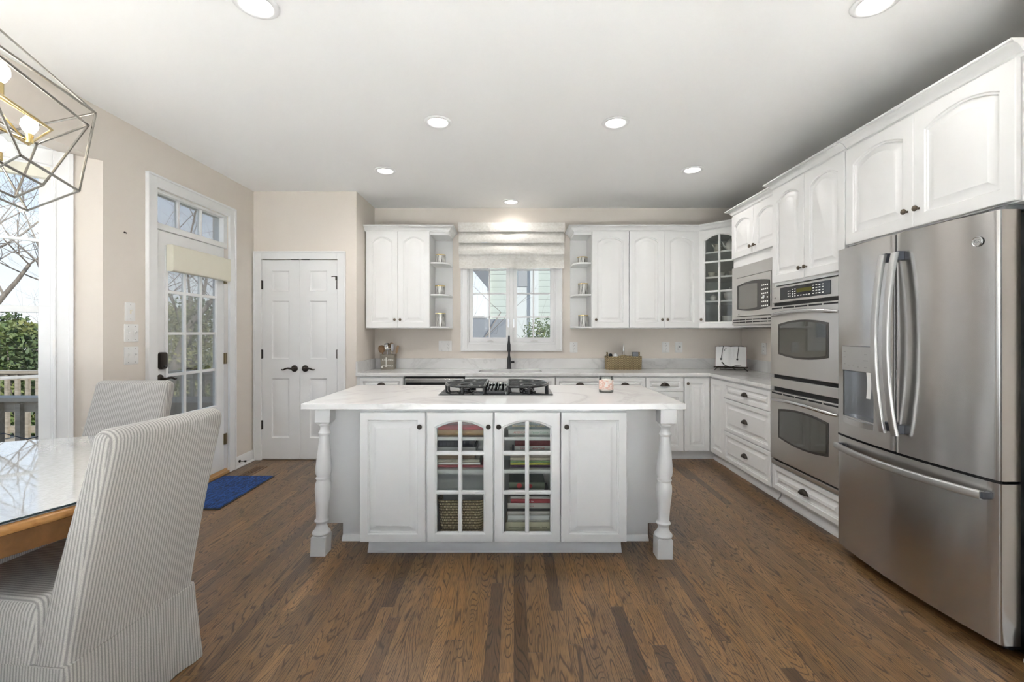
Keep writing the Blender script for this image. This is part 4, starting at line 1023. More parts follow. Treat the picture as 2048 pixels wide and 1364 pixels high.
# ------------------------------------------------------------------ cooktop
ck = thing('gas_cooktop', 'black glass gas cooktop with centre vent set in the island', 'cooktop', (-.119, 3.170, .888))
MB().loops([[(x,y,z) for x,y in rrect(-.374+i_, .374-i_, -.252+i_, .252-i_, .012)] for z, i_ in ((.0,0),(.005,0),(.007,.003))]).build('glass_base', 'black_gloss', ck, smooth=30)
def grate(s_):
    x0, x1, y0, y1 = .078, .355, -.225, .225; z = .052; m_ = MB()
    out = [(x0, y0), (x0+.10, y0)] + [(x0+.10+(x1-x0-.10)*math.sin(PI*k/16), -y1*math.cos(PI*k/16)) for k in range(1, 16)] + [(x0+.10, y1), (x0, y1)]
    m_.tube([(s_*a, b, z) for a, b in out], .0085, 8, closed=True)
    for b in (-.15, -.075, 0, .075, .15):
        xe = x0+.10+(x1-x0-.10)*math.sqrt(max(0, 1-(b/y1)**2)); xc = .212
        if abs(b) in (.0,): m_.tube([(s_*x0, b, z), (s_*xe, b, z)], .007, 6)
        else: m_.tube([(s_*x0, b, z), (s_*(xc-.045), b, z), (s_*(xc-.03), b*.75+math.copysign(.085,b)*.25, z)], .0065, 6); m_.tube([(s_*xe, b, z), (s_*(xc+.045), b, z), (s_*(xc+.03), b*.75+math.copysign(.085,b)*.25, z)], .0065, 6)
    for b in (-.112, .112):
        m_.tube([(s_*(xc+.05*math.cos(a)), b+.05*math.sin(a), z) for a in [2*PI*k/6 for k in range(6)]], .006, 6, closed=True)
    for a, b in ((x0, y0), (x0, y1), (x0+.14, y0), (x0+.14, y1), (x1-.006, -.06), (x1-.006, .06), (x0, 0)): m_.tube([(s_*a, b, .006), (s_*a, b, z)], .0085, 8)
    g = m_.build('grate', 'iron_black', ck, smooth=60)
    for b in (-.112, .112):
        bn = MB().lathe([(.055,.006),(.055,.012),(.035,.016),(.034,.024),(.040,.026),(.040,.032),(.030,.036),(.0001,.037)], 28, (s_*xc, b, 0)).build('burner', 'iron_black', ck, smooth=40)
grate(-1); grate(1)
vf = MB()
for k in range(6):
    x = -.055+k*.022
    vf.loops([[(x-.002, y, .008), (x+.002, y, .008), (x+.002, y, .050-.010*abs(y)/.2), (x-.002, y, .050-.010*abs(y)/.2)] for y in [-.21+.42*i/6 for i in range(7)]])
vf.box(-.062, .062, -.215, -.205, .008, .024).box(-.062, .062, .205, .215, .008, .024)
vf.build('vent_grille', 'iron_black', ck)
for x in (-.012, .034): MB().lathe([(.014,.006),(.013,.03),(.011,.036),(.0001,.037)], 16, (x, .236, 0)).build('knob', 'chrome', ck, smooth=40)

# candle jar
cj = thing('candle_jar', 'glass candle jar with pink floral label on the island counter', 'candle', (.632, 3.085, .888))
MB().lathe([(.0001,0),(.046,0),(.049,.004),(.049,.108),(.047,.110),(.045,.108),(.045,.010),(.0001,.008)], 32, cap=False).build('jar', 'jar_glass', cj, smooth=40)
MB().lathe([(.0001,.011),(.0440,.011),(.0440,.085),(.0001,.082)], 32, cap=False).build('wax', 'wax', cj, smooth=40)
MB().lathe([(.0496,.020),(.0496,.086)], 40, cap=False).build('label_band', 'candle_label', cj, smooth=40)
# ------------------------------------------------------------------ books and basket in the island
def book(x0, x1, z0, z1, label, col, y0=2.656, dep=.20, title=None, tcol='print_white', tsize=None, spine=True, group=None, tx=None, spiral=False, rz=0.0):
    mn = 'book_%02x%02x%02x' % tuple(int(c*255) for c in col)
    if mn not in MAT: mat(mn, col, 0.55)
    t = thing('book', label, 'book', ((x0+x1)/2, y0, z0), rz, group)
    w = x1-x0; h = z1-z0-.0006; c_ = min(.0022, h*.16)
    m_ = MB().box(-w/2, w/2, .0, dep, 0, c_).box(-w/2, w/2, .0, dep, h-c_, h)
    if spine: m_.loops([[(x, .0-.004*math.sin(PI*f_), h*f_) for f_ in [k/6 for k in range(7)]]+[(x, .006, h), (x, .006, 0)] for x in (-w/2, w/2)])
    m_.build('cover', mn, t, smooth=40)
    B(-w/2+.004, w/2-.004, .004 if spine else .002, dep-.004, c_, h-c_).build('pages', 'paper_white', t)
    if title:
        text('lettering', title, tsize or h*.5, tcol, t, (tx if tx is not None else 0, -.0047, h/2), ext=.0002)
    if spiral:
        for k in range(10):
            x = -w/2+.01+k*(w-.02)/9
            MB().tube([(x, .004+.010*math.cos(a), h/2+(h*.5+.003)*math.sin(a)) for a in [2*PI*i/12 for i in range(12)]], .0016, 5, closed=True).build('spiral_ring', 'rubber_dark', t)
    return t
GL, GR = 'books in the left glass cabinet', 'books in the right glass cabinet'
book(-.452, -.165, .6885, .722, 'tan hardcover with gold lettering on top shelf of the left glass cabinet', (.42, .27, .14), title='THE   JOY   OF', tcol='print_gold', tsize=.014, group=GL)
book(-.452, -.172, .7225, .750, 'bright red hardcover lying on the tan book, top left shelf', (.36, .018, .03), group=GL)
book(-.452, -.165, .4995, .515, 'wide pink red book at the bottom of the middle left shelf', (.42, .10, .11), group=GL)
book(-.452, -.196, .5155, .530, 'thin pale book directly on the pink red one, middle left shelf', (.62, .56, .48), spine=False, group=GL)
book(-.452, -.204, .5305, .548, 'cream booklet second above the pink red book, middle left shelf', (.58, .54, .45), title='NOTES', tcol='print_dark', tsize=.010, tx=-.03, group=GL)
book(-.452, -.230, .5485, .586, 'brown book hidden behind the upper muntin bar, middle left shelf', (.20, .14, .09), group=GL)
book(-.452, -.222, .5865, .621, 'grey book under the black spiral notebook, middle left shelf', (.40, .38, .33), spine=False, group=GL)
book(-.452, -.232, .6215, .657, 'black spiral bound notebook on top of the middle left stack', (.03, .03, .045), spiral=True, group=GL)
book(-.034, .215, .6885, .724, 'white cookbook with red and green title on the top right shelf', (.62, .62, .58), group=GR)
bk = book(-.045, .215, .7245, .765, 'dark green hardcover on top of the white cookbook, top right shelf', (.03, .06, .05), title='MONOGRAM  ENTERTAINING', tcol='print_gold', tsize=.014, group=GR)
o_ = [x for x in bpy.data.objects if x.get('label', '').startswith('white cookbook with red')][0]
text('lettering', 'AMERICA', .017, 'print_red', o_, (-.058, -.0047, .018), ext=.0002); text('lettering', 'Family Cuisine', .017, 'print_green', o_, (.062, -.0047, .018), ext=.0002)
book(-.022, .215, .4995, .514, 'purple black paperback at the bottom of the middle right stack', (.09, .03, .08), group=GR)
book(-.022, .215, .5145, .527, 'yellow green paperback second from the bottom, middle right shelf', (.50, .47, .07), group=GR)
book(-.022, .215, .5275, .541, 'leaf green paperback on the yellow green one, middle right shelf', (.22, .33, .14), group=GR)
book(-.022, .215, .5415, .558, 'beige magazine on the leaf green paperback, middle right shelf', (.52, .45, .36), group=GR)
book(-.022, .215, .5585, .580, 'taupe book behind the upper muntin bar, middle right shelf', (.40, .34, .30), group=GR)
book(-.012, .215, .5805, .595, 'thin black book under the white book with red letters', (.05, .045, .05), group=GR)
book(.002, .215, .5955, .627, 'white book with red letters on the spine, middle right shelf', (.55, .54, .51), title='SAVOR   ANYTIME', tcol='print_red', tsize=.018, group=GR)
book(.006, .215, .6275, .658, 'dark red hardcover topping the middle right stack', (.16, .02, .02), group=GR)
book(-.050, .212, .1165, .177, 'thick cream book with dark title at the very bottom of the right glass cabinet', (.66, .60, .42), group=GR, title='Remodeled Creative Decorations   DKX', tcol='print_dark', tsize=.0135)
book(-.040, .212, .1775, .188, 'thin cream booklet directly on the thick cream book', (.60, .58, .50), group=GR)
book(-.040, .212, .1885, .218, 'pale grey magazine stack third from the bottom of the right cabinet', (.52, .50, .47), spine=False, group=GR)
book(-.040, .212, .2185, .242, 'white magazine with a thin dark base line, bottom right stack', (.58, .55, .52), title='VILLA', tcol='print_dark', tsize=.010, group=GR)
book(-.040, .212, .2425, .257, 'black magazine between two white ones, bottom right stack', (.05, .05, .045), group=GR)
book(-.038, .212, .2575, .289, 'white magazine just below the red one, bottom right stack', (.60, .57, .53), title='home journal', tcol='print_red', tsize=.011, group=GR)
book(-.020, .212, .2895, .313, 'red magazine near the lower muntin bar, bottom right stack', (.42, .05, .06), title='cook  light', tcol='print_white', tsize=.010, group=GR)
book(-.020, .212, .3135, .331, 'white book lying on the red magazine, bottom right stack', (.60, .58, .56), group=GR)
book(-.030, .205, .3315, .357, 'dark book behind the lower muntin bar, bottom right stack', (.07, .07, .06), group=GR)
book(-.028, .178, .3575, .372, 'thin white book under the green cookbook', (.66, .67, .65), group=GR)
gb = book(-.030, .182, .3725, .412, 'green cookbook with red fruit picture topping the bottom right stack', (.08, .11, .06), group=GR)
MB().lathe([(.016,0),(.014,-.001),(.0001,-.001)], 20, (-.045,-.0042,.020), 'y').lathe([(.012,0),(.010,-.001),(.0001,-.001)], 20, (.02,-.0042,.018), 'y').build('cover_picture', 'print_red', gb)
def basket(name, label, x0, x1, y0, y1, z0, z1, material, tp=.012):
    t = thing(name, label, 'basket', ((x0+x1)/2, (y0+y1)/2, z0))
    w, d, h = (x1-x0)/2, (y1-y0)/2, z1-z0
    R = lambda i_, z: [(x, y, z) for x, y in rrect(-w+i_, w-i_, -d+i_, d-i_, .03, 4)]
    MB().loops([R(tp, 0), R(tp*.5, h*.5), R(0, h), R(.008, h), R(.008+tp, .008)], True, True).build('basket_body', material, t, smooth=50)
    MB().tube([p for p in R(.003, h)], .006, 8, closed=True).build('rim', material, t, smooth=60); return t
basket('wicker_basket', 'woven wicker basket at the bottom of the left glass cabinet', -.452, -.178, 2.648, 2.868, .1162, .305, 'wicker_tan')

# ------------------------------------------------------------------ things on the back counter
bk_ = basket('seagrass_basket', 'rectangular seagrass basket with small bottles on the back counter', 1.030, 1.428, 4.995, 5.145, .8882, 1.030, 'wicker_small', .004)
for s_ in (-1, 1):
    MB().tube([(s_*.178, -.02, .14), (s_*.18, -.02, .19), (s_*.18, .02, .19), (s_*.178, .02, .14)], .005, 8).build('handle', 'wicker_small', bk_)
def bottle(name, label, cat, prof, x, y, z, material, parts=()):
    t = thing(name, label, cat, (x, y, z)); MB().lathe(prof, 20).build('body', material, t, smooth=45)
    for nm, pr, mt in parts: MB().lathe(pr, 20).build(nm, mt, t, smooth=45)
    return t
bottle('jar', 'small jar with black knob lid at the left of the seagrass basket', 'jar', [(.0001,0),(.025,0),(.025,.135),(.0001,.135)], 1.085, 5.06, .8965, 'jar_glass', [('lid', [(.020,.135),(.022,.145),(.018,.165),(.0001,.172)], 'black_gloss')])
bottle('sugar_bowl', 'little white lidded bowl beside the black lidded jar in the seagrass basket', 'bowl', [(.0001,0),(.03,0),(.034,.13),(.030,.138),(.0001,.14)], 1.140, 5.06, .8965, 'plastic_white', [('lid', [(.024,.138),(.022,.158),(.010,.168),(.0001,.170)], 'paper_white')])
bottle('oil_bottle', 'slim clear bottle with dark spout in the middle of the seagrass basket', 'bottle', [(.0001,0),(.030,0),(.030,.13),(.012,.165),(.010,.19),(.0001,.19)], 1.232, 5.06, .8965, 'jar_glass', [('stopper', [(.010,.19),(.012,.20),(.010,.235),(.006,.245),(.003,.275),(.0001,.276)], 'chrome'), ('label', [(.0305,.135),(.0305,.150)], 'wicker_small')])
t = thing('tea_tin', 'dark square tin at the right of the seagrass basket', 'tin', (1.360, 5.06, .8965)); B(-.030,.030,-.03,.03,0,.15).build('tin_body', 'print_grey', t, bevel=.004); B(-.031,.031,-.031,.031,.135,.185).build('lid', 'dispenser_grey', t, bevel=.004)

uc = thing('utensil_holder', 'grey wooden utensil box lettered kitchen utensils by the pantry wall', 'utensil holder', (-1.417, 5.085, .888))
wood('utensil_box', (.19, .17, .14), (.30, .27, .225), .7, 'x')
m_ = MB().loops([[(x,y,z) for x,y in rrect(-.072+i_, .072-i_, -.060+i_, .060-i_, .004, 2)] for z, i_ in ((0,0),(.168,-.004),(.168,.006),(.012,.010))], True, True); m_.build('box', 'utensil_box', uc, smooth=30)
text('lettering', 'KITCHEN', .030, 'print_white', uc, (.008, -.0645, .108), ext=.0005); text('lettering', 'UTENSILS', .030, 'print_white', uc, (.006, -.0630, .042), ext=.0005)
m_ = MB().box(-.014, -.006, -.0655, -.060, .035, .135).box(-.020, .0, -.0655, -.060, .028, .04); m_.build('painted_fork', 'print_white', uc)
MB().lathe([(.011,0),(.009,-.002),(.0001,-.002)], 6, (-.056, -.0615, .026), 'y').build('painted_heart', 'print_white', uc)
def spoon(name, label, cat, dx, dy, tilt, headw, headh, L_, material, flat=False, hdx=0):
    t = thing(name, label, cat, (-1.417+dx, 5.085+dy, .902))
    M = Matrix.Rotation(tilt[0], 4, 'X') @ Matrix.Rotation(tilt[1], 4, 'Y')
    MB().tube([(0,0,0),(0,0,L_)], [.005,.006], 8).xf(M).build('handle', material, t, smooth=60)
    m_ = MB(); n = 10; lps = []
    for k in range(n+1):
        a = PI*k/n; wdt = headw*math.sin(a)**.7+.003; z = L_+headh*(1-math.cos(a))/2
        dp_ = 0 if flat else .018*math.sin(a)
        lps.append([(-wdt, 0, z), (-wdt*.5, dp_, z), (0, dp_*1.3, z), (wdt*.5, dp_, z), (wdt, 0, z), (wdt*.5, dp_+.004, z), (0, dp_*1.3+.004, z), (-wdt*.5, dp_+.004, z)])
    m_.loops(lps).xf(M).build('head', material, t, smooth=60); return t
spoon('serving_spoon', 'brown wooden spoon leaning left in the utensil box', 'spoon', -.035, .0, (.02, -.20), .034, .085, .175, 'utensil_wood')
spoon('steel_ladle', 'steel ladle upright in the utensil box', 'ladle', -.012, .012, (-.05, -.05), .036, .080, .20, 'chrome')
spoon('wooden_spatula', 'brown spatula behind the steel ladle in the utensil box', 'spatula', .016, .02, (-.05, .03), .026, .09, .195, 'utensil_wood', True)
spoon('steel_fork', 'slim steel serving fork right of centre in the utensil box', 'fork', .034, -.01, (.03, .05), .014, .085, .19, 'chrome', True)
spoon('tongs', 'brown handled tongs leaning right in the utensil box', 'tongs', .045, .015, (-.03, .22), .012, .09, .17, 'utensil_wood', True)

# cookbook stand in the corner
cs = thing('cookbook_stand', 'dark wrought iron cookbook stand in the counter corner', 'book stand', (2.345, 4.865, .888), -.48)
m_ = MB(); lean = math.radians(20); zz = .036
def lp(x, u, o=0.0): return (x, u*math.sin(lean)+o*math.cos(lean)-.045, zz+u*math.cos(lean)-o*math.sin(lean))
m_.tube([lp(-.165,0), lp(.165,0)], .0045, 8); m_.tube([lp(-.165,0), lp(-.165,0,-.030), lp(.165,0,-.030), lp(.165,0)], .0045, 8)
for s_ in (-1, 1):
    m_.tube([lp(s_*.12, 0), lp(s_*.12, .24)], .0045, 8)
    sc_ = [(s_*(.140), -.075, zz)]+[(s_*(.150-.020*math.cos(a)*(1-a/9)), -.080, .016+.0155*(1-a/14)*math.sin(a+PI*.5)) for a in [PI*2*k/14 for k in range(15)]]
    m_.tube(sc_, .0038, 6)
m_.tube([lp(-.12,.24), lp(.12,.24)], .0045, 8)
m_.tube([(-.12, .035, .23), (-.11, .10, .006), (.15, .115, .006), (.12, .035, .23)], .004, 8)
m_.build('easel_frame', 'bronze', cs, smooth=60)
m_ = MB(); ptsf = [(-.085,-.085,.095),(-.055,-.088,.062),(.0,-.09,.044),(.045,-.088,.060),(.10,-.084,.066)]
m_.tube(ptsf, [.013,.009,.006,.008,.004], 8, sy=.5); m_.tube([(-.06,-.088,.030),(.0,-.09,.044),(.05,-.088,.020)], .004, 6)
m_.build('fork_and_spoon', 'bronze', cs, smooth=60)
for x0, x1 in ((-.075, -.095), (.075, .062)):
    ch = MB().tube([lp(x0,.243,-.004), lp(x0,.235,-.028), lp((x0+x1)/2,.16,-.030), lp(x1,.095,-.030)], .0028, 6); ch.ball(lp(x1,.085,-.030), .010)
    ch.build('weighted_chain', 'matte_black', cs, smooth=60)
ob = thing('cookbook', 'open cookbook with cream pages on the iron stand', 'book', (2.345, 4.865, .888), -.48)
m_ = MB(); lps = []
for k in range(21):
    x = -.150+.300*k/20; a = abs(x)/.150; o = -.006-.016*(math.sin(a*PI)**.7 if a > 0 else 0)*(.6+.4*(1-a))-.004*(1-a)
    lps.append([lp(x,.006,o), lp(x,.232,o), lp(x,.232,-.004), lp(x,.006,-.004)])
m_.loops(lps).build('pages', 'paper_white', ob, smooth=40)
m_ = MB().loops([[lp(-.153,.003,-.0055), lp(.153,.003,-.0055), lp(.153,.236,-.0055), lp(-.153,.236,-.0055)], [lp(-.153,.003,-.001), lp(.153,.003,-.001), lp(.153,.236,-.001), lp(-.153,.236,-.001)]]); m_.build('cover', 'book_maroon', ob)
m_ = MB()
for (x, u) in ((-.05,.205), (-.062,.188)): m_.ball(lp(x,u,-.024), .005, 8, 6)
m_.build('illustration', 'print_dark', ob)

# candle tins on the open end shelves
GT = 'bark patterned candle tins on the end shelves'
for x, z, h, lb in ((-.815, 2.0655, .095, 'left end shelf, top'), (-.820, 1.7185, .100, 'left end shelf, middle'), (-.815, 1.3655, .150, 'left end shelf, bottom'),
                    (.758, 2.0655, .070, 'right end shelf, top'), (.765, 1.7185, .125, 'right end shelf, middle'), (.768, 1.3655, .128, 'right end shelf, bottom')):
    t = thing('candle_tin', 'silver bark patterned candle holder on the %s' % lb, 'candle holder', (x, 4.99, z), 0, GT)
    MB().lathe([(.0001,0),(.055,0),(.056,.003),(.056,h-.004),(.053,h-.003),(.053,.02),(.0001,.018)], 28, cap=False).build('holder', 'bark_silver', t, smooth=40)
    MB().lathe([(.0565,h-.010),(.057,h),(.052,h),(.0525,h-.010)], 28, cap=False).build('rim', 'gold_metal', t, smooth=40)

# china in the corner cabinet
mat('china_white', (.78, .76, .72), .2); mat('china_grey', (.50, .47, .41), .3)
def china(name, label, cat, x, y, z, prof, handle=None, spout=None, lidk=None, material='china_white'):
    t = thing(name, label, cat, (x, y, z+.0008)); MB().lathe(prof, 20).build('body', material, t, smooth=50)
    if handle: MB().tube(handle, .0045, 8).build('handle', material, t, smooth=60)
    if spout: MB().tube(spout, [.012,.008,.006,.005], 8).build('spout', material, t, smooth=60)
    if lidk: MB().lathe(lidk, 14).build('lid', material, t, smooth=50)
ear = lambda r, h: [(r, 0, h*.85), (r+.02, 0, h*.8), (r+.024, 0, h*.5), (r, 0, h*.25)]
china('creamer', 'small grey creamer left on the top shelf of the corner cabinet', 'pitcher', 2.185, 4.83, 2.160, [(.02,0),(.036,.02),(.040,.045),(.028,.07),(.033,.085),(.0001,.08)], ear(.034,.085), [(-.03,0,.05),(-.05,0,.07),(-.055,0,.085),(-.06,0,.09)], None, 'china_grey')
china('teapot', 'tall ornate white teapot right on the top shelf of the corner cabinet', 'teapot', 2.295, 4.78, 2.160, [(.025,0),(.028,.008),(.048,.04),(.046,.08),(.026,.11),(.0001,.112)], ear(.045,.1), [(-.04,0,.04),(-.065,0,.06),(-.075,0,.09),(-.085,0,.105)], [(.024,.112),(.018,.125),(.006,.132),(.008,.142),(.0001,.15)])
china('teacup', 'gilded tea cup left on the second shelf of the corner cabinet', 'cup', 2.135, 4.86, 1.895, [(.016,0),(.03,.02),(.038,.05),(.036,.05),(.0001,.012)], ear(.035,.05), material='china_grey')
china('teacup', 'white tea cup in the middle of the second shelf of the corner cabinet', 'cup', 2.245, 4.86, 1.895, [(.016,0),(.03,.02),(.038,.05),(.036,.05),(.0001,.012)], ear(.035,.05))
china('teacup', 'grey tea cup right on the second shelf of the corner cabinet', 'cup', 2.325, 4.79, 1.895, [(.016,0),(.03,.02),(.038,.058),(.036,.058),(.0001,.012)], ear(.035,.058), material='china_grey')
china('tureen', 'white lidded tureen on the third shelf of the corner cabinet', 'tureen', 2.305, 4.80, 1.640, [(.035,0),(.04,.01),(.062,.04),(.064,.075),(.0001,.078)], ear(.06,.07), None, [(.062,.076),(.05,.10),(.02,.118),(.008,.122),(.011,.135),(.0001,.142)])
china('sugar_bowl', 'small white sugar bowl left on the third shelf of the corner cabinet', 'bowl', 2.150, 4.85, 1.640, [(.02,0),(.036,.02),(.038,.045),(.0001,.05)], None, None, [(.03,.048),(.012,.062),(.0001,.07)])
china('gravy_boat', 'pale bowl left on the bottom of the corner cabinet', 'bowl', 2.125, 4.88, ZU0+.02, [(.03,0),(.045,.02),(.052,.04),(.048,.04),(.0001,.01)], None, material='china_grey')
china('serving_bowl', 'deep white bowl right on the bottom of the corner cabinet', 'bowl', 2.300, 4.82, ZU0+.02, [(.03,0),(.06,.03),(.07,.11),(.066,.11),(.0001,.012)])

# ------------------------------------------------------------------ floor things
fm = thing('door_mat', 'royal blue door mat with leaf relief in front of the deck door', 'door mat', (-2.388, 3.675, 0), .0)
MB().loops([[(x,y,z) for x,y in rrect(-.232+i_, .232-i_, -.385+i_, .385-i_, .006, 2)] for z, i_ in ((.0005,0),(.005,0),(.007,.006))]).build('rubber_backing', 'rubber_dark', fm)
MB().loops([[(x,y,z) for x,y in rrect(-.222+i_, .222-i_, -.375+i_, .375-i_, .006, 2)] for z, i_ in ((.0065,0),(.011,.001),(.012,.004))]).build('pile', 'mat_blue', fm, smooth=40)
fv = thing('floor_vent', 'brown scrolled floor register by the pantry corner', 'floor vent', (-2.447, 4.190, 0))
wood('vent_oak', (.14, .08, .04), (.20, .115, .06), .4, 'y')
m_ = MB().prism_holes(rc(-.062,.062,-.165,.165), [rc(-.045,.045,-.148,.148)], .0005, .006, 'z'); m_.build('frame', 'vent_oak', fv, bevel=.001)
B(-.046, .046, -.149, .149, .0004, .0016).build('dark_opening', 'shadow_gap', fv)
m_ = MB()
for k in range(8):
    y = -.13+k*.037
    m_.tube([(-.044, y-.012, .004), (-.015, y+.012, .004), (.015, y-.012, .004), (.044, y+.012, .004)], .0035, 6); m_.tube([(-.044, y+.012, .004), (-.015, y-.012, .004), (.015, y+.012, .004), (.044, y-.012, .004)], .0035, 6)
m_.build('scroll_grille', 'vent_oak', fv)

# ------------------------------------------------------------------ breakfast table and chairs
TX, TY = -2.157, 1.651
tb = thing('dining_table', 'octagonal oak breakfast table with glass top in the bay', 'table', (TX, TY, 0))
def octa(a, z): return [(a/math.cos(PI/8)*math.cos(PI/8*k*2), a/math.cos(PI/8)*math.sin(PI/8*k*2), z) for k in range(8)]
MB().loops([octa(.750, .700), octa(.760, .706), octa(.763, .716), octa(.760, .725), octa(.754, .729)]).build('top_rail', 'table_oak', tb, smooth=50)
MB().loops([octa(.733, .630), octa(.733, .700), octa(.708, .700), octa(.708, .630)], False, False).build('apron', 'table_apron', tb)
MB().loops([octa(.738, .729), octa(.738, .7335)]).build('cloth_inlay', 'linen_under_glass', tb)
MB().loops([octa(.742, .7336), octa(.744, .735), octa(.744, .7395), octa(.742, .741)]).build('glass_edge', 'glass_edge', tb)
MB().loops([octa(.7435, .7395), octa(.7425, .7415)]).build('glass_top', 'linen_under_glass', tb, smooth=40)
MB().lathe([(.22,.03),(.20,.05),(.09,.09),(.075,.2),(.10,.34),(.08,.5),(.10,.58),(.25,.615),(.25,.63)], 32).build('pedestal', 'table_oak', tb, smooth=40)
m_ = MB().lathe([(.28,0),(.28,.02),(.24,.04),(.0001,.04)], 8); m_.build('foot', 'table_oak', tb)

def chair(label, loc, rz):
    t = thing('dining_chair', label, 'chair', loc, rz, 'striped slipcovered chairs at the breakfast table')
    def sect(w, y0, y1, z, r):
        return [(x, y, z) for x, y in rrect(-w/2, w/2, y0, y1, r, 4)]
    lps = []; n = 22
    for k in range(n+1):
        f_ = k/n; z = .28+.692*f_
        yr = -.222-.150*f_**1.15; th = .125-.045*f_; w = .468-.022*f_
        lps.append(sect(w, yr, yr+th, z, .034))
    yr = -.372; RT = .032
    lps = lps[:-1]
    for k in range(0, 7):
        a = PI/2*k/6; ins = RT*(1-math.cos(a)); dz = RT*math.sin(a)
        lps.append([(x, y, .970+dz) for x, y in rrect(-.223+ins, .223-ins, yr+.004+ins, yr+.084-ins, max(.003, min(.034-ins*.5, .0395-ins)), 4)])
    bk = MB().loops(lps).build('back_cover', 'ticking_stripe', t, smooth=45)
    lps = []
    for z, i_ in ((.30,0),(.455,0),(.478,.006),(.490,.020),(.494,.045)): lps.append(sect(.475-2*i_, -.13+.0, .275-i_, z, .035))
    MB().loops(lps).build('seat_cover', 'ticking_stripe', t, smooth=45)
    # skirt with flare and box pleats at the corners
    def skl(z, o, amp):
        p = []; base = rrect(-.236-o, .236+o, -.224-o, .280+o, .02, 3); m__ = len(base); res = []
        for i in range(m__):
            a = Vector(base[i]); b = Vector(base[(i+1) % m__]); L_ = (b-a).length; k_ = max(1, int(L_/.03))
            d = (b-a).normalized() if L_ > 0 else Vector((1,0)); nn = Vector((d.y, -d.x))
            for j in range(k_):
                q_ = a+(b-a)*j/k_
                ww = amp*(mnoise.noise(Vector((q_.x*9, q_.y*9, 3.3)))*1.1+.35*math.sin(q_.x*40+q_.y*31))
                res.append((q_.x+nn.x*ww, q_.y+nn.y*ww, z))
        return res
    lps = [skl(z, o, am) for z, o, am in ((.302,-.006,0),(.300,.003,.001),(.27,.005,.002),(.20,.008,.006),(.11,.012,.010),(.03,.016,.013),(.004,.017,.014))]
    nmin = min(len(l) for l in lps)
    if len({len(l) for l in lps}) > 1:
        def rs(l):
            return [l[int(i*len(l)/nmin)] for i in range(nmin)]
        lps = [rs(l) for l in lps]
    MB().loops(lps, False, False).build('skirt', 'ticking_stripe', t, smooth=60).modifiers.new('thick', 'SOLIDIFY').thickness = .003
    for sx in (-1, 1):
        for y in (-.19, .23): MB().loops([[(sx*.19+a, y+b, z) for a, b in [(-w_,-w_),(w_,-w_),(w_,w_),(-w_,w_)]] for z, w_ in ((0,.016),(.30,.022))]).build('leg', 'table_oak', t)
    return t
chair('striped slipcovered chair nearest the viewer, seen from behind', (-1.522, 1.588, 0), math.radians(83))
chair('striped slipcovered chair across the table in front of the deck door', (-2.315, 2.43, 0), math.radians(181))

# ------------------------------------------------------------------ chandelier
HX, HY = -2.165, 1.80
ch = thing('chandelier', 'geometric open wire cage chandelier with glowing bulbs over the table', 'chandelier', (HX, HY, ZC))
RB = .0050
def para(p, near, far, z):
    a = Vector((p[0]-HX, p[1]-HY)); n_, f_ = Vector(near), Vector(far)
    return [(v.x, v.y, z-ZC) for v in (a, a+n_, a+n_+f_, a+f_)]
def cage(nm, rings, material, stem=None):
    m_ = MB()
    for r in rings:
        for k in range(4): m_.tube([r[k], r[(k+1) % 4]], RB, 6)
    for a, b in zip(rings[:-1], rings[1:]):
        for k in range(4): m_.tube([a[k], b[k]], RB, 6)
    if stem:
        for k in range(4): m_.tube([rings[0][k], stem], RB, 6)
    return m_.build(nm, material, ch, smooth=60)
cage('outer_cage', [para((-1.850, 1.990), (.136, -.605), (-.766, .232), 2.265), para((-1.889, 1.954), (.176, -.394), (-.56, .31), 1.909)], 'chandelier_metal', (0, 0, 2.60-ZC))
cage('middle_cage', [para((-1.867, 1.974), (.198, -.566), (-.433, .196), 2.204), para((-1.968, 1.880), (.16, -.366), (-.306, .17), 1.910)], 'chandelier_metal')
cage('inner_frame', [para((-1.951, 1.900), (.158, -.422), (-.26, .15), 2.150)], 'gold_metal', (0, 0, 2.30-ZC))
m_ = MB().lathe([(.065,0),(.065,-.018),(.02,-.028),(.008,-.03)], 24); m_.tube([(0,0,-.02),(0,0,2.15-ZC)], .006, 8)
m_.build('stem', 'gold_metal', ch, smooth=50)
for bx_, by_ in ((-2.10, 1.95), (-1.775, 1.55), (-2.45, 2.14), (-2.20, 1.50)):
    c_ = (bx_-HX, by_-HY, 2.135-ZC)
    s_ = MB().lathe([(.013,-.02),(.013,.02),(.0001,.02)], 12, c_).tube([(c_[0],c_[1],c_[2]-.01), (0,0,2.15-ZC)], .004, 6).build('bulb_socket', 'gold_metal', ch, smooth=40)
    MB().lathe([(.011,.02),(.020,.032),(.029,.052),(.027,.074),(.014,.092),(.0001,.096)], 16, c_).build('bulb', 'bulb_glow', s_, smooth=60)
pl_ = bpy.data.lights.new('chandelier_glow', 'POINT'); pl_.energy = 3; pl_.color = (1, .96, .89); pl_.shadow_soft_size = .15
po = bpy.data.objects.new('chandelier_glow', pl_); COL.objects.link(po); po.parent = ch; po.location = (0, 0, 2.14-ZC)

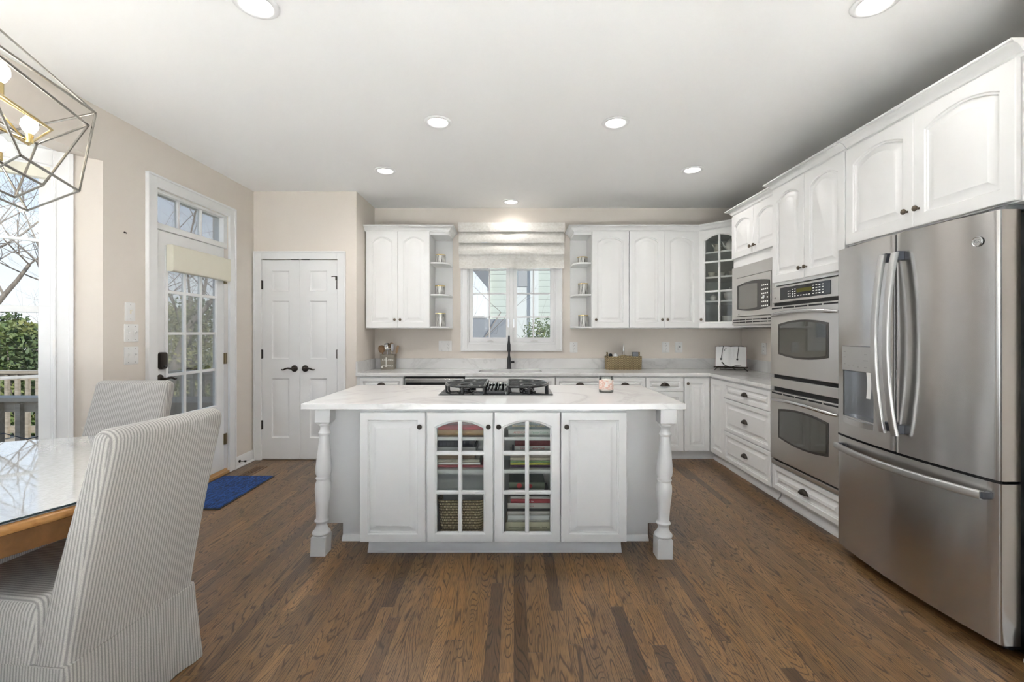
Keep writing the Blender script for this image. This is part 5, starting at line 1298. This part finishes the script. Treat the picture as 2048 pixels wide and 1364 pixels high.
# ------------------------------------------------------------------ outside
struct(MB().box(-40, 40, -30, 60, -1.25, -1.15).build('ground', 'ground_leaves'), 'leaf covered ground outside', 'ground')
struct(B(-7.6, XL-.16, 2.95, 6.1, -.20, -.10).build('deck_floor', 'deck_wood'), 'weathered deck boards outside the glazed door', 'deck')
def railing(x0, x1, y, z0, z1, label, n):
    t = thing('deck_railing', label, 'railing', ((x0+x1)/2, y, z0)); w = (x1-x0)/2; h = z1-z0
    MB().box(-w, w, -.07, .07, h-.035, h).box(-w, w, -.02, .02, h-.125, h-.036).box(-w, w, -.02, .02, .08, .17).build('rails', 'deck_wood', t)
    m_ = MB()
    for k in range(n): x = -w+.06+(2*w-.12)*k/(n-1); m_.box(x-.02, x+.02, -.05, -.012, .02, h-.05)
    m_.build('balusters', 'deck_wood', t)
    for x in (-w, w): B(x-.045, x+.045, -.045, .045, 0, h-.01).build('post', 'deck_wood', t)
railing(-7.4, -3.9, 5.95, -.10, .80, 'far weathered deck railing behind the planter box', 26)
railing(-6.2, -3.55, 3.78, -.10, .76, 'near weathered deck railing seen low through the bay window', 16)
pb = thing('planter_box', 'dark wooden planter box on the deck outside the door', 'planter', (-3.42, 4.85, -.10))
MB().box(-.34, .34, -.20, .20, 0, .62).box(-.37, .37, -.23, .23, .62, .68).build('box', 'planter_wood', pb)
sl = thing('string_lights', 'string of clear globe bulbs draped along the deck railings', 'string lights', (-5.0, 3.70, 0))
m_ = MB().tube([(-1.2+.1*k, 0, .47-.05*math.sin(k*PI/4)**2) for k in range(26)], .004, 5); m_.build('wire', 'rubber_dark', sl)
for k in range(6):
    x = -1.0+.4*k; MB().ball((x, 0, .42-.05*math.sin((x+1.2)*10*PI/4)**2), .035, 14, 8).build('globe_bulb', 'jar_glass', sl, smooth=60)

def tree(label, x, y, h, r, seed, levels=5, spread=.55, group=None, lean=(0,0), nm='bare_tree', base=-1.15):
    rnd = random.Random(seed); t = thing(nm, label, 'tree', (x, y, base), 0, group); m_ = MB(); cnt = [0]
    def grow(p, d, L_, r_, lv):
        n = 4 if lv > 2 else 3; pts = [p]; rs = [r_]; dd = d.copy()
        for k in range(n):
            dd = (dd+Vector((rnd.uniform(-.16,.16), rnd.uniform(-.16,.16), rnd.uniform(-.05,.12)))).normalized()
            pts.append(pts[-1]+dd*L_/n); rs.append(r_*(1-.42*(k+1)/n))
        m_.tube([tuple(q_) for q_ in pts], rs, 6 if lv >= levels-1 else (4 if lv > 1 else 3))
        if lv == 0: return
        for i in range(3 if lv > 1 else 4):
            j = rnd.randint(1, n) if i else n
            ax = Vector((rnd.uniform(-1,1), rnd.uniform(-1,1), rnd.uniform(-.25,.75))).normalized()
            nd = (dd*(1-spread)+ax*spread).normalized()
            grow(pts[j], nd, L_*rnd.uniform(.58,.82), rs[j]*rnd.uniform(.5,.72), lv-1)
    grow(Vector((0,0,0)), Vector((lean[0], lean[1], 1)).normalized(), h*.36, r, levels)
    m_.build('branches', 'bark', t, smooth=60); return t
def shrub(label, x, y, w, h, n, seed, material='leaf_dark', nm='evergreen_shrub', base=-1.15, ls=.05, group=None):
    rnd = random.Random(seed); t = thing(nm, label, 'shrub', (x, y, base), 0, group); m_ = MB()
    for i in range(n):
        a = rnd.uniform(0, 2*PI); f_ = rnd.random()**.5; zz_ = rnd.random()
        rr_ = w*f_*(1-.55*zz_**2.2)*(.8+.35*mnoise.noise(Vector((math.cos(a)*1.5, math.sin(a)*1.5, zz_*3+seed))))
        c_ = Vector((rr_*math.cos(a), rr_*math.sin(a), .05+h*zz_*(.92+.12*mnoise.noise(Vector((a, seed, 1))))))
        u_ = Vector((rnd.gauss(0,1), rnd.gauss(0,1), rnd.gauss(0,1))).normalized(); v_ = u_.orthogonal().normalized(); s_ = ls*rnd.uniform(.6, 1.3)
        m_.add([tuple(c_-u_*s_), tuple(c_+v_*s_*.42), tuple(c_+u_*s_), tuple(c_-v_*s_*.42)], [(0,1,2,3)])
    m_.build('foliage', material, t)
    tr_ = MB()
    for k in range(5): a = k*1.3; tr_.tube([(0.05*math.cos(a),0.05*math.sin(a),0), (w*.35*math.cos(a), w*.35*math.sin(a), h*.8)], [.03,.008], 5)
    tr_.build('stems', 'bark', t)
GTr = 'bare trees beyond the deck'
tree('thick leaning bare tree close behind the far deck railing', -6.9, 8.3, 7.6, .13, 3, lean=(.45, -.05))
tree('bare tree filling the upper sash of the bay window', -9.6, 8.0, 8.5, .11, 11, lean=(.15, 0))
tree('bare tree seen through the left column of the deck door lights', -7.3, 10.2, 8.0, .075, 21)
tree('bare tree seen through the transom and right column of the deck door', -6.4, 9.0, 8.6, .065, 33, lean=(-.1, 0))
tree('slender bare tree far behind between bay window and deck door', -12.5, 13.5, 9.5, .15, 45)
tree('distant bare tree left of all others', -15.0, 12.5, 10.0, .16, 57)
shrub('olive shrub thicket behind the far railing at the deck door', -6.6, 8.8, 1.5, 3.2, 7000, 5, 'leaf_olive', 'winter_shrub', ls=.04)
shrub('yellowish shrub left of the olive thicket beyond the deck', -9.2, 11.0, 1.8, 3.4, 7000, 8, 'leaf_olive', 'winter_shrub', ls=.045)
shrub('dark evergreen shrub low in the bay window', -8.9, 8.1, 1.2, 2.75, 9000, 9)
shrub('dark evergreen shrub farther left behind the near railing', -11.2, 9.6, 1.5, 3.0, 9000, 14)
shrub('broad evergreen far behind the deck door lights', -9.4, 13.8, 2.2, 3.6, 9000, 19)

# neighbour house behind the sink window
nh = thing('neighbour_house', 'pale sage sided neighbouring house beyond the sink window', 'house', (0, 0, -1.15))
MB().box(-.55, 5.0, 10.2, 10.4, 0, 6.5).build('wall', 'siding', nh)
MB().box(.55, 5.0, 10.08, 10.2, 0, 6.5).build('bay_wall', 'siding', nh)
MB().box(-.60, -.53, 10.13, 10.25, 0, 6.5).build('corner_board', 'house_trim', nh)
MB().box(.36, .55, 10.06, 10.2, 0, 6.5).build('corner_board', 'house_trim', nh)
MB().prism([(-1.0, 3.95), (-.56, 3.42), (-.56, 4.2), (-1.0, 4.2)], 9.9, 10.2, 'y').build('eave', 'roof_grey', nh)
B(.03, .36, 10.14, 10.2, 0, 4.6).build('window_surround', 'house_trim', nh)
B(.09, .30, 10.12, 10.15, 3.50, 4.5).build('window', 'print_grey', nh)
gs = thing('garden_shed', 'low grey roofed shed beside the neighbouring house seen through the sink window', 'shed', (-.95, 9.3, -1.15))
MB().box(-1.2, .70, -.4, .4, 0, 2.30).build('wall', 'stone_grey', gs)
MB().prism([(-.52, 2.28), (.52, 2.28), (.30, 2.72), (-.30, 2.72)], -1.3, .80, 'x').build('roof', 'roof_grey', gs)
fh = thing('distant_house', 'distant low grey roofed house left of the shed', 'house', (-3.0, 30, -1.15))
MB().box(-4, 1.6, 0, 6, 0, 2.4).build('wall', 'stone_grey', fh); MB().prism([(-4.4, 2.4), (2.0, 2.4), (1.0, 3.6), (-3.4, 3.6)], -.3, 6.3, 'y').build('roof', 'roof_grey', fh)
shrub('holly bush in front of the neighbouring house under the sink window', .42, 7.4, .62, 2.75, 4500, 27, 'leaf_dark', 'holly_bush', ls=.030)
shrub('low green bush left of the holly below the sink window', -.30, 8.4, .45, 2.25, 2200, 28, 'leaf_olive', 'garden_bush', ls=.05)
tree('thin bare sapling in the left sash of the sink window', -1.05, 8.6, 5.2, .045, 61, levels=4, lean=(.2, 0))
